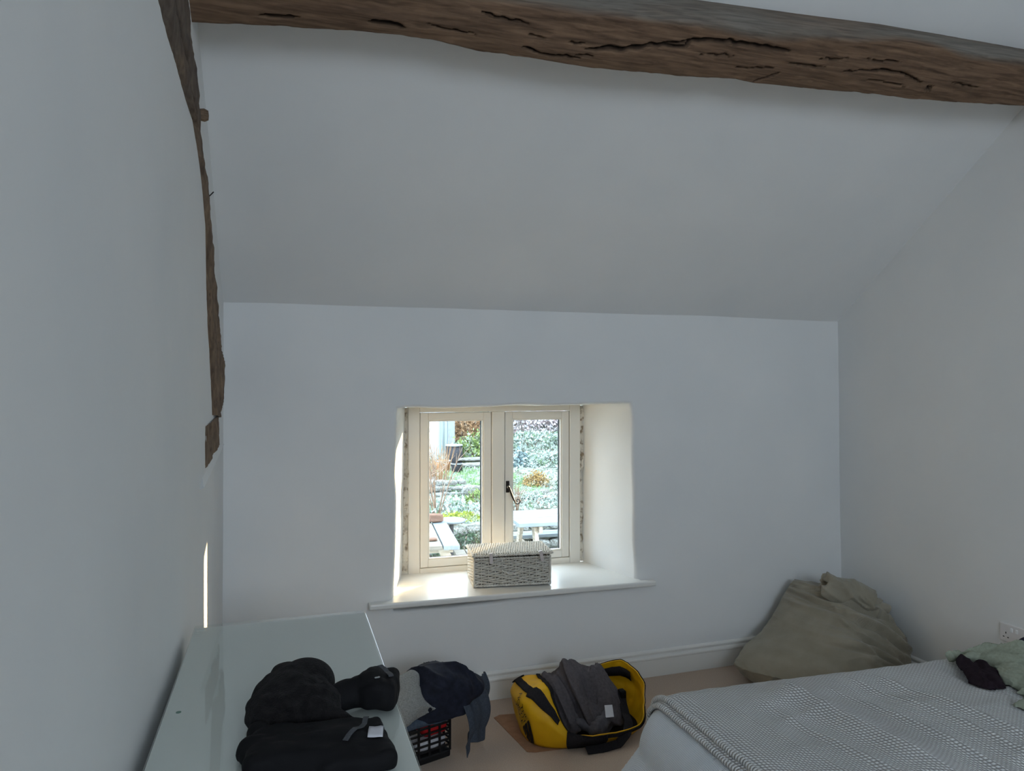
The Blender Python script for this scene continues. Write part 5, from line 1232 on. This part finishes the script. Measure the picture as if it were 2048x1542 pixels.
# picnic tables
M['old_wood'] = mat('silvered_wood', srgb(136, 124, 108), srgb(176, 168, 154), 6, (8, 1, 8), rough=0.85, spec=0.15, bump=0.3)
M['old_wood_y'] = mat('silvered_wood_lichen', srgb(98, 92, 82), srgb(128, 124, 116), 6, (8, 1, 8), rough=0.85, spec=0.15, bump=0.3)
M['frosted_wood'] = mat('frosted_wood', srgb(126, 134, 139), srgb(110, 118, 124), 5, (1, 6, 6), rough=0.8, spec=0.15)
def picnic(loc, rz, label, m, L=1.6, W_=0.74, np_=5, edge=None):
    e = empty('picnic_table', loc, rz); tag(e, label, 'picnic table', 'picnic tables outside the window'); w = W_/np_
    for i in range(np_): MB().box(-L/2, L/2, -W_/2+w*i+0.006, -W_/2+w*(i+1)-0.006, 0.705, 0.745, 0.004).build('top_plank', M[edge] if (edge and i == 0) else M[m], e)
    for s in (-1, 1):
        for i in range(2): MB().box(-L/2, L/2, s*0.58+0.12*i-0.115, s*0.58+0.12*i-0.005, 0.405, 0.440, 0.004).build('bench_plank', M[m], e)
    for x in (-L/2+0.2, L/2-0.2):
        for s in (-1, 1): MB().beam((x, s*0.24, 0.70), (x, s*0.56, 0.0), 0.04, 0.09, (0, 0, 1)).build('leg', M['old_wood'], e)
        MB().box(x+0.022, x+0.062, -0.70, 0.70, 0.33, 0.405, 0.003).build('bearer', M['old_wood'], e); MB().box(x+0.022, x+0.062, -0.35, 0.35, 0.63, 0.70, 0.003).build('batten', M['old_wood'], e)
    return e
picnic((3.20, 7.40, -0.55), R(-3), 'frost-whitened picnic table seen through the right pane', 'frosted_wood', 1.75, 0.76)
picnic((1.18, 6.92, -0.55), R(84), 'silvered wooden picnic table seen end-on through the left pane', 'old_wood_y', 1.15, 0.78, 5, 'frosted_wood')
lm_ = mat('orange_brick', srgb(98, 74, 62), srgb(122, 100, 88), 14, rough=0.9, bump=0.4, spec=0.08)
def rock(name, loc, s, seed, label, cat, m):
    me = stone_mesh(seed); me.materials.clear(); me.materials.append(m); o = obj(name, me, m, loc=loc); o.scale = s; tag(o, label, cat)
rock('broken_brick', (1.50, 7.40, 0.245), (0.085, 0.050, 0.045), 431, 'broken reddish brick on the far end of the silvered table', 'brick', lm_)
rock('flat_stone', (1.30, 6.55, 0.210), (0.045, 0.035, 0.012), 433, 'flat orange stone near the close end of the silvered table', 'stone', lm_)
e = empty('round_table', (1.72, 7.62, -0.55)); tag(e, 'round frosted garden table beside the silvered picnic table', 'table')
MB().lathe([(0, 0.70), (0.15, 0.70), (0.155, 0.715), (0.15, 0.725), (0, 0.722)], n=28).build('table_top', M['frosted_wood'], e, smooth=True); MB().lathe([(0.10, 0), (0.10, 0.02), (0.025, 0.05), (0.025, 0.70)], n=14).build('pedestal', M['pot_black'], e, smooth=True)

# neighbouring house, and an unseen wall added to block the sun
M['render'] = mat('white_house_render', srgb(176, 188, 194), srgb(168, 180, 188), 1.5, rough=0.85, spec=0.1); M['slate_roof'] = mat('grey_slate_roof', srgb(92, 96, 104), srgb(112, 116, 122), 5, rough=0.8); M['sun_block_stone'] = mat('pale_sun_block_stone', srgb(150, 140, 122), srgb(178, 168, 150), 2.5, rough=0.9, bump=0.5, bscale=8, spec=0.08)
M['dark_pane'] = mat('dark_window_pane', srgb(60, 72, 84), rough=0.1, spec=0.6)
def house(name, corner, rz, w, d, hh, ridge, wm, label, wins):
    e = empty(name, corner, rz); tag(e, label, 'building')
    b = MB(); b.box(-w, 0, 0, d, 0, hh); b.prism([(0, hh), (d, hh), (d/2, hh+ridge)], -w, 0, 0); b.build('walls', M[wm], e)
    r = MB(); t = 0.12
    for s in (0, 1):
        y0, y1 = (-0.3, d/2) if s == 0 else (d+0.3, d/2); z0 = hh-0.3*ridge/(d/2); r.add([(-w-0.2, y0, z0+0.05), (0.2, y0, z0+0.05), (0.2, y1, hh+ridge+0.05), (-w-0.2, y1, hh+ridge+0.05), (-w-0.2, y0, z0+t), (0.2, y0, z0+t), (0.2, y1, hh+ridge+t), (-w-0.2, y1, hh+ridge+t)], [(0, 1, 2, 3), (4, 5, 6, 7), (0, 1, 5, 4), (1, 2, 6, 5), (2, 3, 7, 6), (3, 0, 4, 7)])
    r.build('roof', M['slate_roof'], e)
    for x, z, ww, wh in wins:
        f_ = MB().box(x-ww/2-0.05, x+ww/2+0.05, -0.04, 0.02, z-0.05, z+wh+0.05, 0.005).build('window', M['cream'], e); MB().box(x-ww/2, x+ww/2, -0.05, -0.035, z, z+wh).build('pane', M['dark_pane'], f_)
    return e
hs = house('white_house', (3.60, 15.65, -0.15), R(6), 8.0, 6.0, 4.6, 2.4, 'render', 'white rendered house at the top left of the garden', [(-3.6, 1.4, 1.0, 1.2), (-6.2, 1.4, 1.0, 1.2), (-3.6, 3.3, 1.0, 1.0), (-6.2, 3.3, 1.0, 1.0)])
MB().box(-0.16, 0.0, -0.03, 0.0, 0.0, 4.6).build('corner_board', M['snow'], hs); MB().tube([(-0.30, -0.07, 0.0), (-0.30, -0.07, 4.6)], 0.045, 10).build('downpipe', M['render'], hs, smooth=True)
bw = empty('sun_block_wall', (4.62, 7.75, -0.6), R(65.2)); tag(bw, 'high pale stone wall out of view on the right, added to keep the sun off the garden', 'wall')  # added out of view in the sun's path so the garden stays shaded
MB().box(0, 27, -0.40, 0, 0, 4.0).build('wall_body', M['sun_block_stone'], bw); MB().box(-0.05, 27.05, -0.46, 0.06, 4.0, 4.12, 0.02).build('coping', M['snow'], bw)
